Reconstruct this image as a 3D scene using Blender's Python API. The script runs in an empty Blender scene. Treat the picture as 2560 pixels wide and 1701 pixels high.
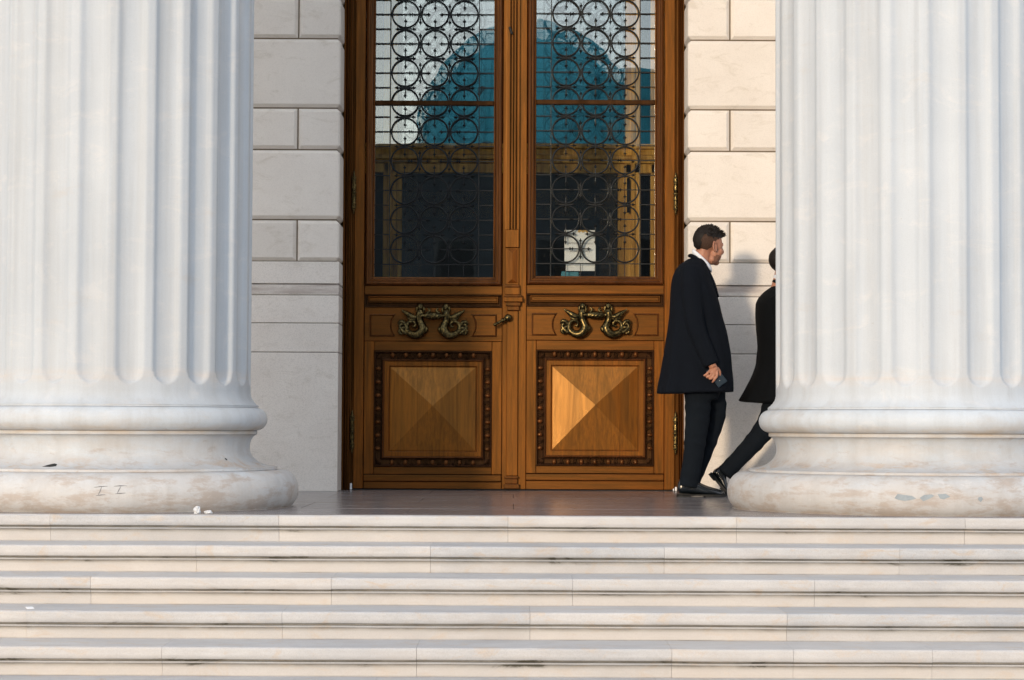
import bpy, bmesh, math, random
import numpy as np
from mathutils import Vector, Matrix, Euler, noise as mnoise
rnd = random.Random(7)
S = bpy.context.scene
C = S.collection
R = math.radians

# ------------------------------------------------------------------ camera, sky, sun, exposure
F = 5265.0                      # focal length in photo pixels (photo 2560 wide)
EYE = 0.468                     # eye height above the portico floor
PITCH = math.atan(214.5 / F)
ROLL = 0.0042
cam_d = bpy.data.cameras.new('camera')
cam = bpy.data.objects.new('camera', cam_d); C.objects.link(cam)
cam_d.sensor_width = 36.0; cam_d.lens = 36.0 * F / 2560.0
cam_d.clip_start = 0.1; cam_d.clip_end = 2000
CM = Matrix.Rotation(math.pi/2 + PITCH, 4, 'X') @ Matrix.Rotation(ROLL, 4, 'Z')
CM.translation = Vector((0, 0, EYE))
cam.matrix_world = CM
S.camera = cam
RM = CM.to_3x3()

SUN_DIR = Vector((0.40, 1.0, -0.145)).normalized()      # the way the light travels
world = bpy.data.worlds.new('World'); S.world = world; world.use_nodes = True
wn = world.node_tree.nodes; wl = world.node_tree.links
sky = wn.new('ShaderNodeTexSky'); sky.sky_type = 'NISHITA'; sky.sun_disc = False
sky.sun_elevation = math.asin(-SUN_DIR.z); sky.sun_rotation = math.atan2(-SUN_DIR.x, -SUN_DIR.y)
sky.air_density = 1.0; sky.dust_density = 0.6; sky.ozone_density = 2.0
hz = wn.new('ShaderNodeMix'); hz.data_type = 'RGBA'                      # even pale constant added over most of the sky to lift ambient light
hz.inputs[0].default_value = 0.80; hz.inputs[7].default_value = (2.02, 2.08, 2.20, 1)
wl.new(sky.outputs['Color'], hz.inputs[6]); wl.new(hz.outputs[2], wn['Background'].inputs['Color'])
wn['Background'].inputs['Strength'].default_value = 0.15
sun_d = bpy.data.lights.new('sun', 'SUN'); sun = bpy.data.objects.new('sun', sun_d); C.objects.link(sun)
sun_d.energy = 0.58; sun_d.angle = R(4.5); sun_d.color = (1.0, 0.79, 0.55)
sun.rotation_euler = SUN_DIR.to_track_quat('-Z', 'Y').to_euler(); sun.location = (-8, -20, 6)
S.view_settings.view_transform = 'Standard'; S.view_settings.look = 'None'
S.view_settings.exposure = 1.98; S.view_settings.gamma = 1.0; S.view_settings.use_curve_mapping = False

def at(px, py, D):
    """survey helper: the point of the vertical plane y = D that is seen at photo pixel (px, py)"""
    d = RM @ Vector((px - 1280.0, -(py - 850.5), -F))
    k = D / d.y
    return Vector((d.x * k, D, EYE + d.z * k))
def AX(px, D, py=1000): return at(px, py, D).x
def AZ(py, D, px=1280): return at(px, py, D).z

# ------------------------------------------------------------------ materials
MATS = {}
class NT:
    def __init__(s, name):
        m = bpy.data.materials.new(name); m.use_nodes = True; MATS[name] = m
        s.m = m; s.n = m.node_tree.nodes; s.l = m.node_tree.links; s.b = s.n['Principled BSDF']
    def add(s, t, **kw):
        n = s.n.new(t)
        for k, v in kw.items(): setattr(n, k, v)
        return n
    def link(s, a, b): s.l.new(a, b)
    def pos(s, scale, loc=(0, 0, 0)):
        g = s.add('ShaderNodeNewGeometry'); mp = s.add('ShaderNodeMapping')
        mp.inputs['Scale'].default_value = scale; mp.inputs['Location'].default_value = loc
        s.link(g.outputs['Position'], mp.inputs['Vector']); return mp.outputs['Vector']
    def noise(s, vec, scale, detail=4, rough=0.55, dist=0.0):
        n = s.add('ShaderNodeTexNoise'); n.inputs['Scale'].default_value = scale
        n.inputs['Detail'].default_value = detail; n.inputs['Roughness'].default_value = rough
        n.inputs['Distortion'].default_value = dist
        if vec is not None: s.link(vec, n.inputs['Vector'])
        return n.outputs['Fac']
    def ramp(s, fac, stops):
        r = s.add('ShaderNodeValToRGB'); el = r.color_ramp.elements
        while len(el) < len(stops): el.new(0.5)
        for e, (p, c) in zip(el, stops):
            e.position = p; e.color = (c[0], c[1], c[2], 1) if hasattr(c, '__len__') else (c, c, c, 1)
        s.link(fac, r.inputs['Fac']); return r.outputs['Color']
    def mix(s, fac, a, b, mode='MIX'):
        n = s.add('ShaderNodeMix', data_type='RGBA', blend_type=mode)
        for i, v in ((0, fac), (6, a), (7, b)):
            if hasattr(v, 'links'): s.link(v, n.inputs[i])
            elif i == 0: n.inputs[0].default_value = v
            else: n.inputs[i].default_value = (v[0], v[1], v[2], 1)
        return n.outputs[2]
    def math(s, op, a, b=0.0, clamp=False):
        n = s.add('ShaderNodeMath', operation=op); n.use_clamp = clamp
        for i, v in ((0, a), (1, b)):
            if hasattr(v, 'links'): s.link(v, n.inputs[i])
            else: n.inputs[i].default_value = v
        return n.outputs[0]
    def rand(s):
        return s.add('ShaderNodeObjectInfo').outputs['Random']
    def z(s):
        g = s.add('ShaderNodeNewGeometry'); x = s.add('ShaderNodeSeparateXYZ')
        s.link(g.outputs['Position'], x.inputs[0]); return x.outputs['Z']
    def bump(s, h, strength=0.2, dist=0.01):
        b = s.add('ShaderNodeBump'); b.inputs['Strength'].default_value = strength; b.inputs['Distance'].default_value = dist
        s.link(h, b.inputs['Height']); s.link(b.outputs['Normal'], s.b.inputs['Normal'])
    def fin(s, col, rough=0.6, metal=0.0, spec=0.5, coat=0.0):
        if hasattr(col, 'links'): s.link(col, s.b.inputs['Base Color'])
        else: s.b.inputs['Base Color'].default_value = (*col, 1)
        if hasattr(rough, 'links'): s.link(rough, s.b.inputs['Roughness'])
        else: s.b.inputs['Roughness'].default_value = rough
        s.b.inputs['Metallic'].default_value = metal; s.b.inputs['Specular IOR Level'].default_value = spec
        if coat: s.b.inputs['Coat Weight'].default_value = coat; s.b.inputs['Coat Roughness'].default_value = 0.22
        return s.m

def wood(name, grain, light, mid, dark, rough=0.46, coat=0.04, ior=1.58, spec=0.78):
    t = NT(name)
    sc = {'v': (38, 38, 1.6), 'h': (1.6, 38, 38)}[grain]
    v = t.pos(sc)
    f = t.noise(v, 1.6, 6, 0.62, 0.6)
    sc2 = {'v': (9, 9, 0.9), 'h': (0.9, 9, 9)}[grain]
    f2 = t.noise(t.pos(sc2, (3, 1, 5)), 1.0, 4, 0.6, 1.2)
    c = t.ramp(f, [(0.30, dark), (0.5, mid), (0.72, light)])
    c2 = t.ramp(f2, [(0.30, (0.42, 0.36, 0.32)), (0.52, (0.95, 0.93, 0.9)), (0.8, (1.22, 1.14, 1.0))])
    c = t.mix(1.0, c, c2, 'MULTIPLY')
    r = t.ramp(t.rand(), [(0, (0.82, 0.78, 0.74)), (1, (1.12, 1.12, 1.12))])
    c = t.mix(0.8, c, r, 'MULTIPLY')
    fine = t.noise(t.pos({'v': (260, 260, 14), 'h': (14, 260, 260)}[grain]), 1.0, 3, 0.6)
    pores = t.ramp(fine, [(0.36, 0.55), (0.46, 1.0)])
    c = t.mix(0.55, c, pores, 'MULTIPLY')
    t.bump(t.math('ADD', t.math('MULTIPLY', fine, 0.6), f), 0.25, 0.0015)
    rr = t.ramp(f2, [(0.3, rough + 0.12), (0.7, rough - 0.06)])
    t.b.inputs['Specular Tint'].default_value = (1.0, 0.52, 0.15, 1)
    t.b.inputs['IOR'].default_value = ior
    return t.fin(c, rr, spec=spec, coat=coat)
WV = wood('oak_vertical', 'v', (0.205, 0.060, 0.006), (0.122, 0.031, 0.004), (0.034, 0.008, 0.002))
WH = wood('oak_horizontal', 'h', (0.140, 0.037, 0.005), (0.078, 0.018, 0.003), (0.026, 0.006, 0.002))
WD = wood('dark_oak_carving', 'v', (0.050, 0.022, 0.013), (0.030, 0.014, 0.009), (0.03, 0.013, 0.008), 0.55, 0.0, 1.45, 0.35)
WE = wood('red_oak_carving', 'v', (0.125, 0.038, 0.011), (0.080, 0.024, 0.007), (0.035, 0.011, 0.004), 0.38, 0.12, 1.5, 0.6)
WL = wood('pale_gold_oak', 'v', (0.230, 0.080, 0.007), (0.148, 0.045, 0.005), (0.055, 0.015, 0.003), 0.42, 0.04, 1.75, 0.9)
WJ = wood('dark_frame_oak', 'v', (0.105, 0.033, 0.007), (0.060, 0.018, 0.005), (0.022, 0.007, 0.003), 0.5, 0.0, 1.5, 0.5)  # jamb oak, a darker tone than the leaf stiles
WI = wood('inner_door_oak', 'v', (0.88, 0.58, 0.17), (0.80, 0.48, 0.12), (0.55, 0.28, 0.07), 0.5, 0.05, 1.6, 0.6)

def stone(name, a, b, speck=0.04, stain=None, stain_amt=0.0, rough=0.62, scale=1.0, bump=0.12, tint=(0.93, 1.05)):
    t = NT(name)
    f = t.noise(t.pos((1, 1, 1)), 2.3*scale, 7, 0.62, 0.3)
    c = t.ramp(f, [(0.30, a), (0.70, b)])
    s2 = t.noise(t.pos((1, 1, 2.2), (4, 2, 7)), 5.5*scale, 6, 0.7, 0.8)
    if stain:
        m = t.ramp(s2, [(0.54, 0.0), (0.68, 1.0)])
        c = t.mix(t.math('MULTIPLY', m, stain_amt), c, stain)
    fine = t.noise(t.pos((1, 1, 1)), 160, 3, 0.7)
    sp = t.ramp(fine, [(0.30, 1 - 3*speck), (0.5, 1.0), (0.75, 1 + speck)])
    c = t.mix(1.0, c, sp, 'MULTIPLY')
    r = t.ramp(t.rand(), [(0, tint[0]), (1, tint[1])])
    c = t.mix(1.0, c, r, 'MULTIPLY')
    t.bump(t.math('ADD', t.math('MULTIPLY', fine, 0.35), s2), bump, 0.004)
    return t, c
t, c = stone('wall_plaster_stone', (0.72, 0.665, 0.61), (0.79, 0.74, 0.685), 0.03, (0.50, 0.44, 0.36), 0.35, 0.8)
WALL = t.fin(c, 0.85, spec=0.25)
t, c = stone('wall_smooth_stone', (0.72, 0.665, 0.615), (0.79, 0.74, 0.69), 0.06, (0.47, 0.41, 0.34), 0.3, 0.8, 1.4)
# dirt gathered in the band course
zz = t.z()
band = t.math('MULTIPLY', t.math('GREATER_THAN', zz, AZ(736, 14.84)), t.math('LESS_THAN', zz, AZ(711, 14.84)))
dn = t.ramp(t.noise(t.pos((2, 1, 18)), 1.6, 5, 0.65), [(0.35, 0.0), (0.65, 0.75)])
c = t.mix(t.math('MULTIPLY', band, dn), c, (0.36, 0.29, 0.26))
WALL2 = t.fin(c, 0.85, spec=0.25)
t, c = stone('joint_mortar', (0.13, 0.105, 0.075), (0.20, 0.16, 0.12), 0.05); MORTAR = t.fin(c, 0.9, spec=0.1)

# column marble: whitish, browner and scuffed on the base
t, c = stone('column_marble', (0.50, 0.54, 0.585), (0.55, 0.588, 0.63), 0.02, (0.70, 0.68, 0.67), 0.3, 0.7, 0.8, 0.08)
zz = t.z()
low = t.math('SUBTRACT', 1.0, t.math('DIVIDE', zz, 0.66), True)           # 1 at the floor, 0 at the flutes
w1 = t.ramp(t.math('ADD', t.math('MULTIPLY', low, 0.42), t.noise(t.pos((1.2, 1.2, 3)), 2.2, 9, 0.7, 0.15)), [(0.60, 0.0), (0.74, 0.55), (0.92, 0.9)])
c = t.mix(t.math('MULTIPLY', w1, 0.45), c, (0.49, 0.405, 0.325))
w2 = t.ramp(t.math('ADD', t.math('MULTIPLY', low, 0.25), t.noise(t.pos((2.2, 2.2, 7), (9, 4, 1)), 2.6, 9, 0.74, 0.1)), [(0.69, 0.0), (0.80, 1.0)])
c = t.mix(t.math('MULTIPLY', w2, 0.45), c, (0.36, 0.26, 0.19))
w3 = t.ramp(t.noise(t.pos((1.5, 1.5, 4), (1, 7, 3)), 3.3, 9, 0.75, 0.1), [(0.60, 0.0), (0.64, 1.0)])
c = t.mix(t.math('MULTIPLY', t.math('MULTIPLY', w3, low), 0.6), c, (0.62, 0.62, 0.62))
# grime just below the upper torus and in the flute feet
def zband(lo, hi):
    return t.math('MULTIPLY', t.math('GREATER_THAN', zz, lo), t.math('LESS_THAN', zz, hi))
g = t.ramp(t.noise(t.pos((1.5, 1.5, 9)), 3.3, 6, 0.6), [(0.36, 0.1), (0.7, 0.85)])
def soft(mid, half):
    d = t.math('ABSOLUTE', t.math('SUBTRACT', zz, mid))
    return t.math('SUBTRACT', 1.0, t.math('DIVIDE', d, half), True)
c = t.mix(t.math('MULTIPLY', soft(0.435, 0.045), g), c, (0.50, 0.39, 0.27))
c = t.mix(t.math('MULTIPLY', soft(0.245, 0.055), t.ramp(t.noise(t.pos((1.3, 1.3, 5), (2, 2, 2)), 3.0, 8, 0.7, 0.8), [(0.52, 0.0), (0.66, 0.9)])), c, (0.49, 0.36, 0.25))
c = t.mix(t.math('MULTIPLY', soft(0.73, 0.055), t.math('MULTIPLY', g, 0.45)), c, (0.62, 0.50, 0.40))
st = t.noise(t.pos((9, 9, 0.35), (2, 5, 1)), 1.0, 5, 0.65)
c = t.mix(1.0, c, t.ramp(st, [(0.32, (0.90, 0.885, 0.87)), (0.55, (1, 1, 1)), (0.75, (1.03, 1.03, 1.03))]), 'MULTIPLY')
pit = t.noise(t.pos((1, 1, 1)), 48, 4, 0.7)
c = t.mix(t.math('MULTIPLY', t.ramp(pit, [(0.26, 1.0), (0.31, 0.0)]), 0.5), c, (0.33, 0.29, 0.25))
COL = t.fin(c, 0.62, spec=0.3)

def step_mat(name, a, b, stain):
    t, c = stone(name, a, b, 0.05, stain, 0.8, 0.55, 1.3, 0.2, (0.90, 1.06))
    bl = t.noise(t.pos((1.2, 3, 5), (7, 3, 2)), 3.2, 8, 0.75, 0.4)
    c = t.mix(t.math('MULTIPLY', t.ramp(bl, [(0.52, 0.0), (0.70, 1.0)]), 0.35), c, (0.62, 0.64, 0.67))
    gr_ = t.noise(t.pos((0.9, 2, 2.6), (3, 8, 1)), 2.6, 8, 0.72, 0.3)
    c = t.mix(t.math('MULTIPLY', t.ramp(gr_, [(0.50, 0.0), (0.72, 1.0)]), 0.38), c, (0.37, 0.33, 0.30))
    # per block warm or cool tint, risers buffer than the worn edges
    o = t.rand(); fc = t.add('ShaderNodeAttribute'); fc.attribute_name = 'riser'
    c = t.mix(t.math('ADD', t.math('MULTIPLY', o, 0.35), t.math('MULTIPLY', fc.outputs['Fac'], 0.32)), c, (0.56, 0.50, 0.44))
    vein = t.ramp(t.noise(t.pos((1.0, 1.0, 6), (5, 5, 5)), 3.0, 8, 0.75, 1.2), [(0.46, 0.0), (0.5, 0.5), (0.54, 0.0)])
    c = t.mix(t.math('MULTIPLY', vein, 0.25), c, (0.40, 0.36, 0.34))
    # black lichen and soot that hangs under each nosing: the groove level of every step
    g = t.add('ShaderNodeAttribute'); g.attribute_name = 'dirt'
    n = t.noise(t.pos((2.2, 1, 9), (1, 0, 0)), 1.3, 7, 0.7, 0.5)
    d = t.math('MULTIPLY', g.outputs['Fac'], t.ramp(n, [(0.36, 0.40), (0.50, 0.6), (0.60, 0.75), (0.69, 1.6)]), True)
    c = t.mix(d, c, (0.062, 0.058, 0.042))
    k = t.noise(t.pos((26, 26, 30)), 1.0, 3, 0.8); kk = t.ramp(k, [(0.20, 1.0), (0.245, 0.0)])
    c = t.mix(t.math('MULTIPLY', kk, 0.7), c, (0.22, 0.18, 0.15))
    return t.fin(c, 0.5, spec=0.4)
STEP = step_mat('step_marble', (0.42, 0.44, 0.475), (0.545, 0.555, 0.575), (0.50, 0.415, 0.34))

t = NT('polished_granite_floor')
f = t.noise(t.pos((0.9, 24, 1)), 1.4, 6, 0.65, 0.3)
c = t.ramp(f, [(0.3, (0.11, 0.105, 0.112)), (0.55, (0.21, 0.195, 0.203)), (0.75, (0.33, 0.31, 0.315))])
f2 = t.noise(t.pos((1, 1, 1)), 90, 3, 0.7)
c = t.mix(0.4, c, t.ramp(f2, [(0.3, 0.6), (0.7, 1.3)]), 'MULTIPLY')
t.bump(t.noise(t.pos((6, 40, 1)), 1.0, 4), 0.12, 0.003)
FLOOR = t.fin(c, t.ramp(f, [(0.3, 0.16), (0.7, 0.30)]), spec=1.0)
FLOOR.node_tree.nodes['Principled BSDF'].inputs['IOR'].default_value = 1.6

def simple(name, col, rough=0.5, metal=0.0, spec=0.5, noise_amt=0.0, nscale=20, bump=0.0, coat=0):
    t = NT(name); c = col
    if noise_amt or bump:
        f = t.noise(t.pos((1, 1, 1)), nscale, 5, 0.6)
        if noise_amt:
            c = t.mix(1.0, col, t.ramp(f, [(0.25, 1 - noise_amt), (0.75, 1 + noise_amt)]), 'MULTIPLY')
        if bump: t.bump(f, bump, 0.003)
    return t.fin(c, rough, metal, spec, coat)
IRON = simple('wrought_iron', (0.009, 0.011, 0.013), 0.5, 0.3, 0.35, 0.3, 60, 0.3)
DARK = simple('dark_gap', (0.006, 0.006, 0.006), 0.8)
t = NT('aged_brass')
f = t.noise(t.pos((1, 1, 1)), 70, 4, 0.7)
c = t.ramp(f, [(0.42, (0.035, 0.030, 0.016)), (0.60, (0.16, 0.115, 0.045)), (0.78, (0.50, 0.40, 0.18))])
BRASS = t.fin(c, 0.30, 1.0)
COAT = simple('navy_wool_coat', (0.0045, 0.0065, 0.011), 0.92, 0, 0.12, 0.25, 300, 0.3)
TROUS = simple('navy_trouser_cloth', (0.0048, 0.0078, 0.0125), 0.88, 0, 0.15, 0.25, 260, 0.25)
BLACKCLOTH = simple('black_wool_coat', (0.0035, 0.0045, 0.006), 0.92, 0, 0.12, 0.2, 300, 0.3)
SHOE = simple('polished_black_leather', (0.006, 0.009, 0.013), 0.24, 0, 0.6, 0.1, 30, 0.05)
SOLE = simple('black_rubber_sole', (0.008, 0.008, 0.008), 0.7)
SKIN = simple('skin', (0.40, 0.185, 0.118), 0.5, 0, 0.4, 0.12, 35)
SKIN.node_tree.nodes['Principled BSDF'].inputs['Subsurface Weight'].default_value = 0.15
SKIN.node_tree.nodes['Principled BSDF'].inputs['Subsurface Radius'].default_value = (0.02, 0.008, 0.004)
HAIR = simple('dark_brown_hair', (0.010, 0.007, 0.006), 0.6, 0, 0.25, 0.4, 120, 0.4)
FADE = simple('cropped_brown_hair', (0.060, 0.034, 0.024), 0.75, 0, 0.2, 0.35, 160, 0.5)
SHIRT = simple('white_shirt_cotton', (0.74, 0.77, 0.84), 0.8, 0, 0.3, 0.03, 60)
PAPER = simple('white_paper', (0.78, 0.79, 0.82), 0.7, 0, 0.3, 0.04, 6)
TISSUE = simple('white_tissue', (0.62, 0.64, 0.67), 0.9, 0, 0.2)
INK = simple('grey_ink', (0.18, 0.18, 0.20), 0.7)
MARKER = simple('blue_grey_marker', (0.19, 0.19, 0.20), 0.7, 0, 0.3, 0.3, 60)
PATCH = simple('grey_blue_paint_patch', (0.30, 0.34, 0.37), 0.75, 0, 0.3, 0.15, 25)
BLUEBOX = simple('blue_card_box', (0.05, 0.24, 0.33), 0.6)
GOLDFOIL = simple('gold_leaf_print', (0.45, 0.28, 0.08), 0.4, 0.4)
PHONE = simple('dark_blue_phone_shell', (0.008, 0.022, 0.040), 0.3, 0, 0.5)
t = NT('glass')
for n in list(t.n):
    if n.type != 'OUTPUT_MATERIAL': t.n.remove(n)
tr = t.add('ShaderNodeBsdfTransparent'); tr.inputs[0].default_value = (0.97, 0.985, 0.98, 1)
gl = t.add('ShaderNodeBsdfGlossy'); gl.inputs['Roughness'].default_value = 0.0; gl.inputs[0].default_value = (0.93, 0.98, 0.98, 1)
fr = t.add('ShaderNodeFresnel'); fr.inputs[0].default_value = 1.5
mx = t.add('ShaderNodeMixShader'); out = [n for n in t.n if n.type == 'OUTPUT_MATERIAL'][0]
fac = t.math('ADD', fr.outputs[0], 0.085, True)
wv = t.noise(t.pos((1, 1, 1)), 2.4, 2, 0.4); bp = t.add('ShaderNodeBump'); bp.inputs['Strength'].default_value = 0.25; bp.inputs['Distance'].default_value = 0.002
t.link(wv, bp.inputs['Height']); t.link(bp.outputs[0], gl.inputs['Normal'])
t.link(fac, mx.inputs[0]); t.link(tr.outputs[0], mx.inputs[1]); t.link(gl.outputs[0], mx.inputs[2]); t.link(mx.outputs[0], out.inputs[0])
GLASS = t.m
INGLASS = t.m.copy(); INGLASS.name = 'inner_glass'
for n in INGLASS.node_tree.nodes:
    if n.type == 'MATH': n.inputs[1].default_value = 0.06
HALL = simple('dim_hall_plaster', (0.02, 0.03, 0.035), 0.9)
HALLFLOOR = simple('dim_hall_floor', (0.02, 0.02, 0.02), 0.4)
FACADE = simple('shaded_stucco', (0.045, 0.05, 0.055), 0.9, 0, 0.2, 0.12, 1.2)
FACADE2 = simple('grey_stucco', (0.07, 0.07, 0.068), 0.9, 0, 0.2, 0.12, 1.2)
COPPER = simple('green_copper', (0.06, 0.34, 0.43), 0.7, 0, 0.3, 0.3, 0.8)
ASPHALT = simple('asphalt', (0.05, 0.05, 0.052), 0.85, 0, 0.3, 0.25, 6, 0.3)
PAVE = simple('pavement_stone', (0.34, 0.33, 0.32), 0.8, 0, 0.3, 0.15, 3, 0.2)
LEAFM = simple('tree_leaf', (0.05, 0.085, 0.03), 0.7, 0, 0.3, 0.35, 4)
BARK = simple('tree_bark', (0.09, 0.07, 0.055), 0.9, 0, 0.2, 0.3, 8, 0.6)

# ------------------------------------------------------------------ object helpers
ROOTLOC = {}
def empty(name, loc, label, cat, group=None):
    o = bpy.data.objects.new(name, None); C.objects.link(o); o.empty_display_size = 0.2
    o.location = loc; ROOTLOC[o.name] = Vector(loc)
    o['label'] = label; o['category'] = cat
    if group: o['group'] = group
    return o
def tag(o, label=None, cat=None, group=None, kind=None):
    for k, v in (('label', label), ('category', cat), ('group', group), ('kind', kind)):
        if v: o[k] = v
    return o
def wloc(o):
    return ROOTLOC.get(o.name, Vector((0, 0, 0))) if o else Vector((0, 0, 0))
def place(name, me, mat, parent=None, loc=(0, 0, 0), rot=None):
    """link a mesh whose vertices are relative to the world point loc"""
    o = bpy.data.objects.new(name, me); C.objects.link(o)
    if mat is not None and not me.materials: me.materials.append(mat)
    o.parent = parent
    o.location = Vector(loc) - wloc(parent); ROOTLOC[o.name] = Vector(loc)
    if rot is not None: o.rotation_euler = rot
    return o
def pym(name, verts, faces, smooth=False):
    me = bpy.data.meshes.new(name); me.from_pydata([tuple(v) for v in verts], [], faces); me.update()
    if smooth: me.shade_smooth()
    return me
def mesh(name, verts, faces, mat, parent=None, smooth=False, center=True):
    v = np.array([tuple(p) for p in verts], dtype=float)
    c = v.mean(0) if center else np.zeros(3)
    return place(name, pym(name, v - c, faces, smooth), mat, parent, tuple(c))
def bm_obj(name, bm, mat, parent=None, smooth=False):
    me = bpy.data.meshes.new(name); bm.normal_update()
    cs = [v.co for v in bm.verts]; c = sum(cs, Vector()) / max(1, len(cs))
    for v in bm.verts: v.co -= c
    bm.to_mesh(me); bm.free()
    if smooth: me.shade_smooth()
    return place(name, me, mat, parent, c)
def bbox_bm(bm, x0, x1, y0, y1, z0, z1, bev=0.0, seg=1):
    g = bmesh.ops.create_cube(bm, size=1.0)
    for v in g['verts']:
        v.co = Vector(((x0+x1)/2 + v.co.x*(x1-x0), (y0+y1)/2 + v.co.y*(y1-y0), (z0+z1)/2 + v.co.z*(z1-z0)))
    if bev > 0:
        es = list({e for v in g['verts'] for e in v.link_edges})
        bmesh.ops.bevel(bm, geom=es, offset=bev, segments=seg, profile=0.5, affect='EDGES', clamp_overlap=True)
def box(name, x0, x1, y0, y1, z0, z1, mat, parent=None, bev=0.0, seg=1):
    bm = bmesh.new(); bbox_bm(bm, x0, x1, y0, y1, z0, z1, bev, seg)
    return bm_obj(name, bm, mat, parent)
def frame(name, x0, x1, z0, z1, y, prof, mat, parent=None, smooth=False):
    """mitred moulding round a rectangle: prof = [(inset from the outer edge, depth behind y)]"""
    V = []; Fc = []
    for ins, dy in prof:
        V += [(x0+ins, y+dy, z0+ins), (x1-ins, y+dy, z0+ins), (x1-ins, y+dy, z1-ins), (x0+ins, y+dy, z1-ins)]
    for i in range(len(prof)-1):
        a = 4*i; b = 4*(i+1)
        for k in range(4):
            k2 = (k+1) % 4
            Fc.append((a+k, a+k2, b+k2, b+k))
    return mesh(name, V, Fc, mat, parent, smooth)
def extrude_z(name, prof, z0, z1, mat, parent=None):
    """prof = [(x, y)] open line swept from z0 to z1"""
    n = len(prof); V = [(x, y, z0) for x, y in prof] + [(x, y, z1) for x, y in prof]
    Fc = [(i, i+1, n+i+1, n+i) for i in range(n-1)]
    return mesh(name, V, Fc, mat, parent)
def tube_bm(bm, pts, rad, n=8, caps=True, flat=1.0):
    """tube along pts with a radius per point"""
    pts = [Vector(p) for p in pts]
    if not hasattr(rad, '__len__'): rad = [rad]*len(pts)
    rings = []; up = None
    for i, p in enumerate(pts):
        a = pts[max(0, i-1)]; b = pts[min(len(pts)-1, i+1)]
        d = (b-a).normalized()
        if up is None:
            up = Vector((0, 1, 0)) if abs(d.y) < 0.9 else Vector((1, 0, 0))
        s = d.cross(up).normalized(); up = s.cross(d).normalized()
        rings.append([bm.verts.new(p + rad[i]*(math.cos(t)*s + flat*math.sin(t)*up)) for t in [2*math.pi*k/n for k in range(n)]])
    for r0, r1 in zip(rings, rings[1:]):
        for k in range(n):
            bm.faces.new((r0[k], r0[(k+1) % n], r1[(k+1) % n], r1[k]))
    if caps:
        bm.faces.new(rings[0][::-1]); bm.faces.new(rings[-1])
def spline(pts, m=6):
    pts = [Vector(p) for p in pts]; out = []
    P = [2*pts[0]-pts[1]] + pts + [2*pts[-1]-pts[-2]]
    for i in range(1, len(P)-2):
        for k in range(m):
            t = k/m; a, b, c, d = P[i-1], P[i], P[i+1], P[i+2]
            out.append(0.5*((2*b) + (c-a)*t + (2*a-5*b+4*c-d)*t*t + (3*b-a-3*c+d)*t**3))
    out.append(pts[-1]); return out
def interp(vals, m=6):
    out = []
    for a, b in zip(vals, vals[1:]): out += [a+(b-a)*k/m for k in range(m)]
    return out + [vals[-1]]
def ell_bm(bm, c, r, seg=20, rings=12, rot=None):
    M = Matrix.Translation(c) @ (rot.to_4x4() if rot else Matrix()) @ Matrix.Diagonal((r[0], r[1], r[2], 1))
    bmesh.ops.create_uvsphere(bm, u_segments=seg, v_segments=rings, radius=1.0, matrix=M)
def lathe_bm(bm, prof, c=(0, 0, 0), n=32, axis='z'):
    """prof = [(r, h)]"""
    rings = []
    for r, h in prof:
        ring = []
        for k in range(n):
            t = 2*math.pi*k/n
            p = Vector((r*math.cos(t), r*math.sin(t), h))
            if axis == 'y': p = Vector((p.x, p.z, p.y))
            ring.append(bm.verts.new(Vector(c)+p))
        rings.append(ring)
    for a, b in zip(rings, rings[1:]):
        for k in range(n): bm.faces.new((a[k], a[(k+1) % n], b[(k+1) % n], b[k]))
    bm.faces.new(rings[0]); bm.faces.new(rings[-1])
def fixn(bm): bmesh.ops.recalc_face_normals(bm, faces=bm.faces[:])
def remesh(o, voxel, smooth_it=4, fac=0.5):
    m = o.modifiers.new('remesh', 'REMESH'); m.mode = 'VOXEL'; m.voxel_size = voxel; m.use_smooth_shade = True
    s = o.modifiers.new('smooth', 'SMOOTH'); s.factor = fac; s.iterations = smooth_it
    return o

# ------------------------------------------------------------------ ground, street
D0 = 10.95                                                     # front edge of the top step
stepd = [D0 - 0.35*k for k in range(9)]
nose_py = [1290, 1367, 1447, 1531.8, 1621.4]
stepz = [0.0] + [AZ(nose_py[k], stepd[k]) for k in range(1, 5)]
while len(stepz) < 9: stepz.append(stepz[-1] - 0.132)
GZ = stepz[-1]
g = box('pavement', -60, 60, -16, stepd[8]+0.05, GZ-0.30, GZ-0.002, PAVE); tag(g, kind='structure')
g = box('road', -400, 400, -32, -16, GZ-0.5, GZ-0.14, ASPHALT); tag(g, kind='structure')
g = box('ground', -600, 600, -600, 600, GZ-1.2, GZ-0.5, PAVE); tag(g, kind='structure')
g = box('far_pavement', -60, 60, -44, -32, GZ-0.49, GZ-0.02, PAVE); tag(g, kind='structure')

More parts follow.
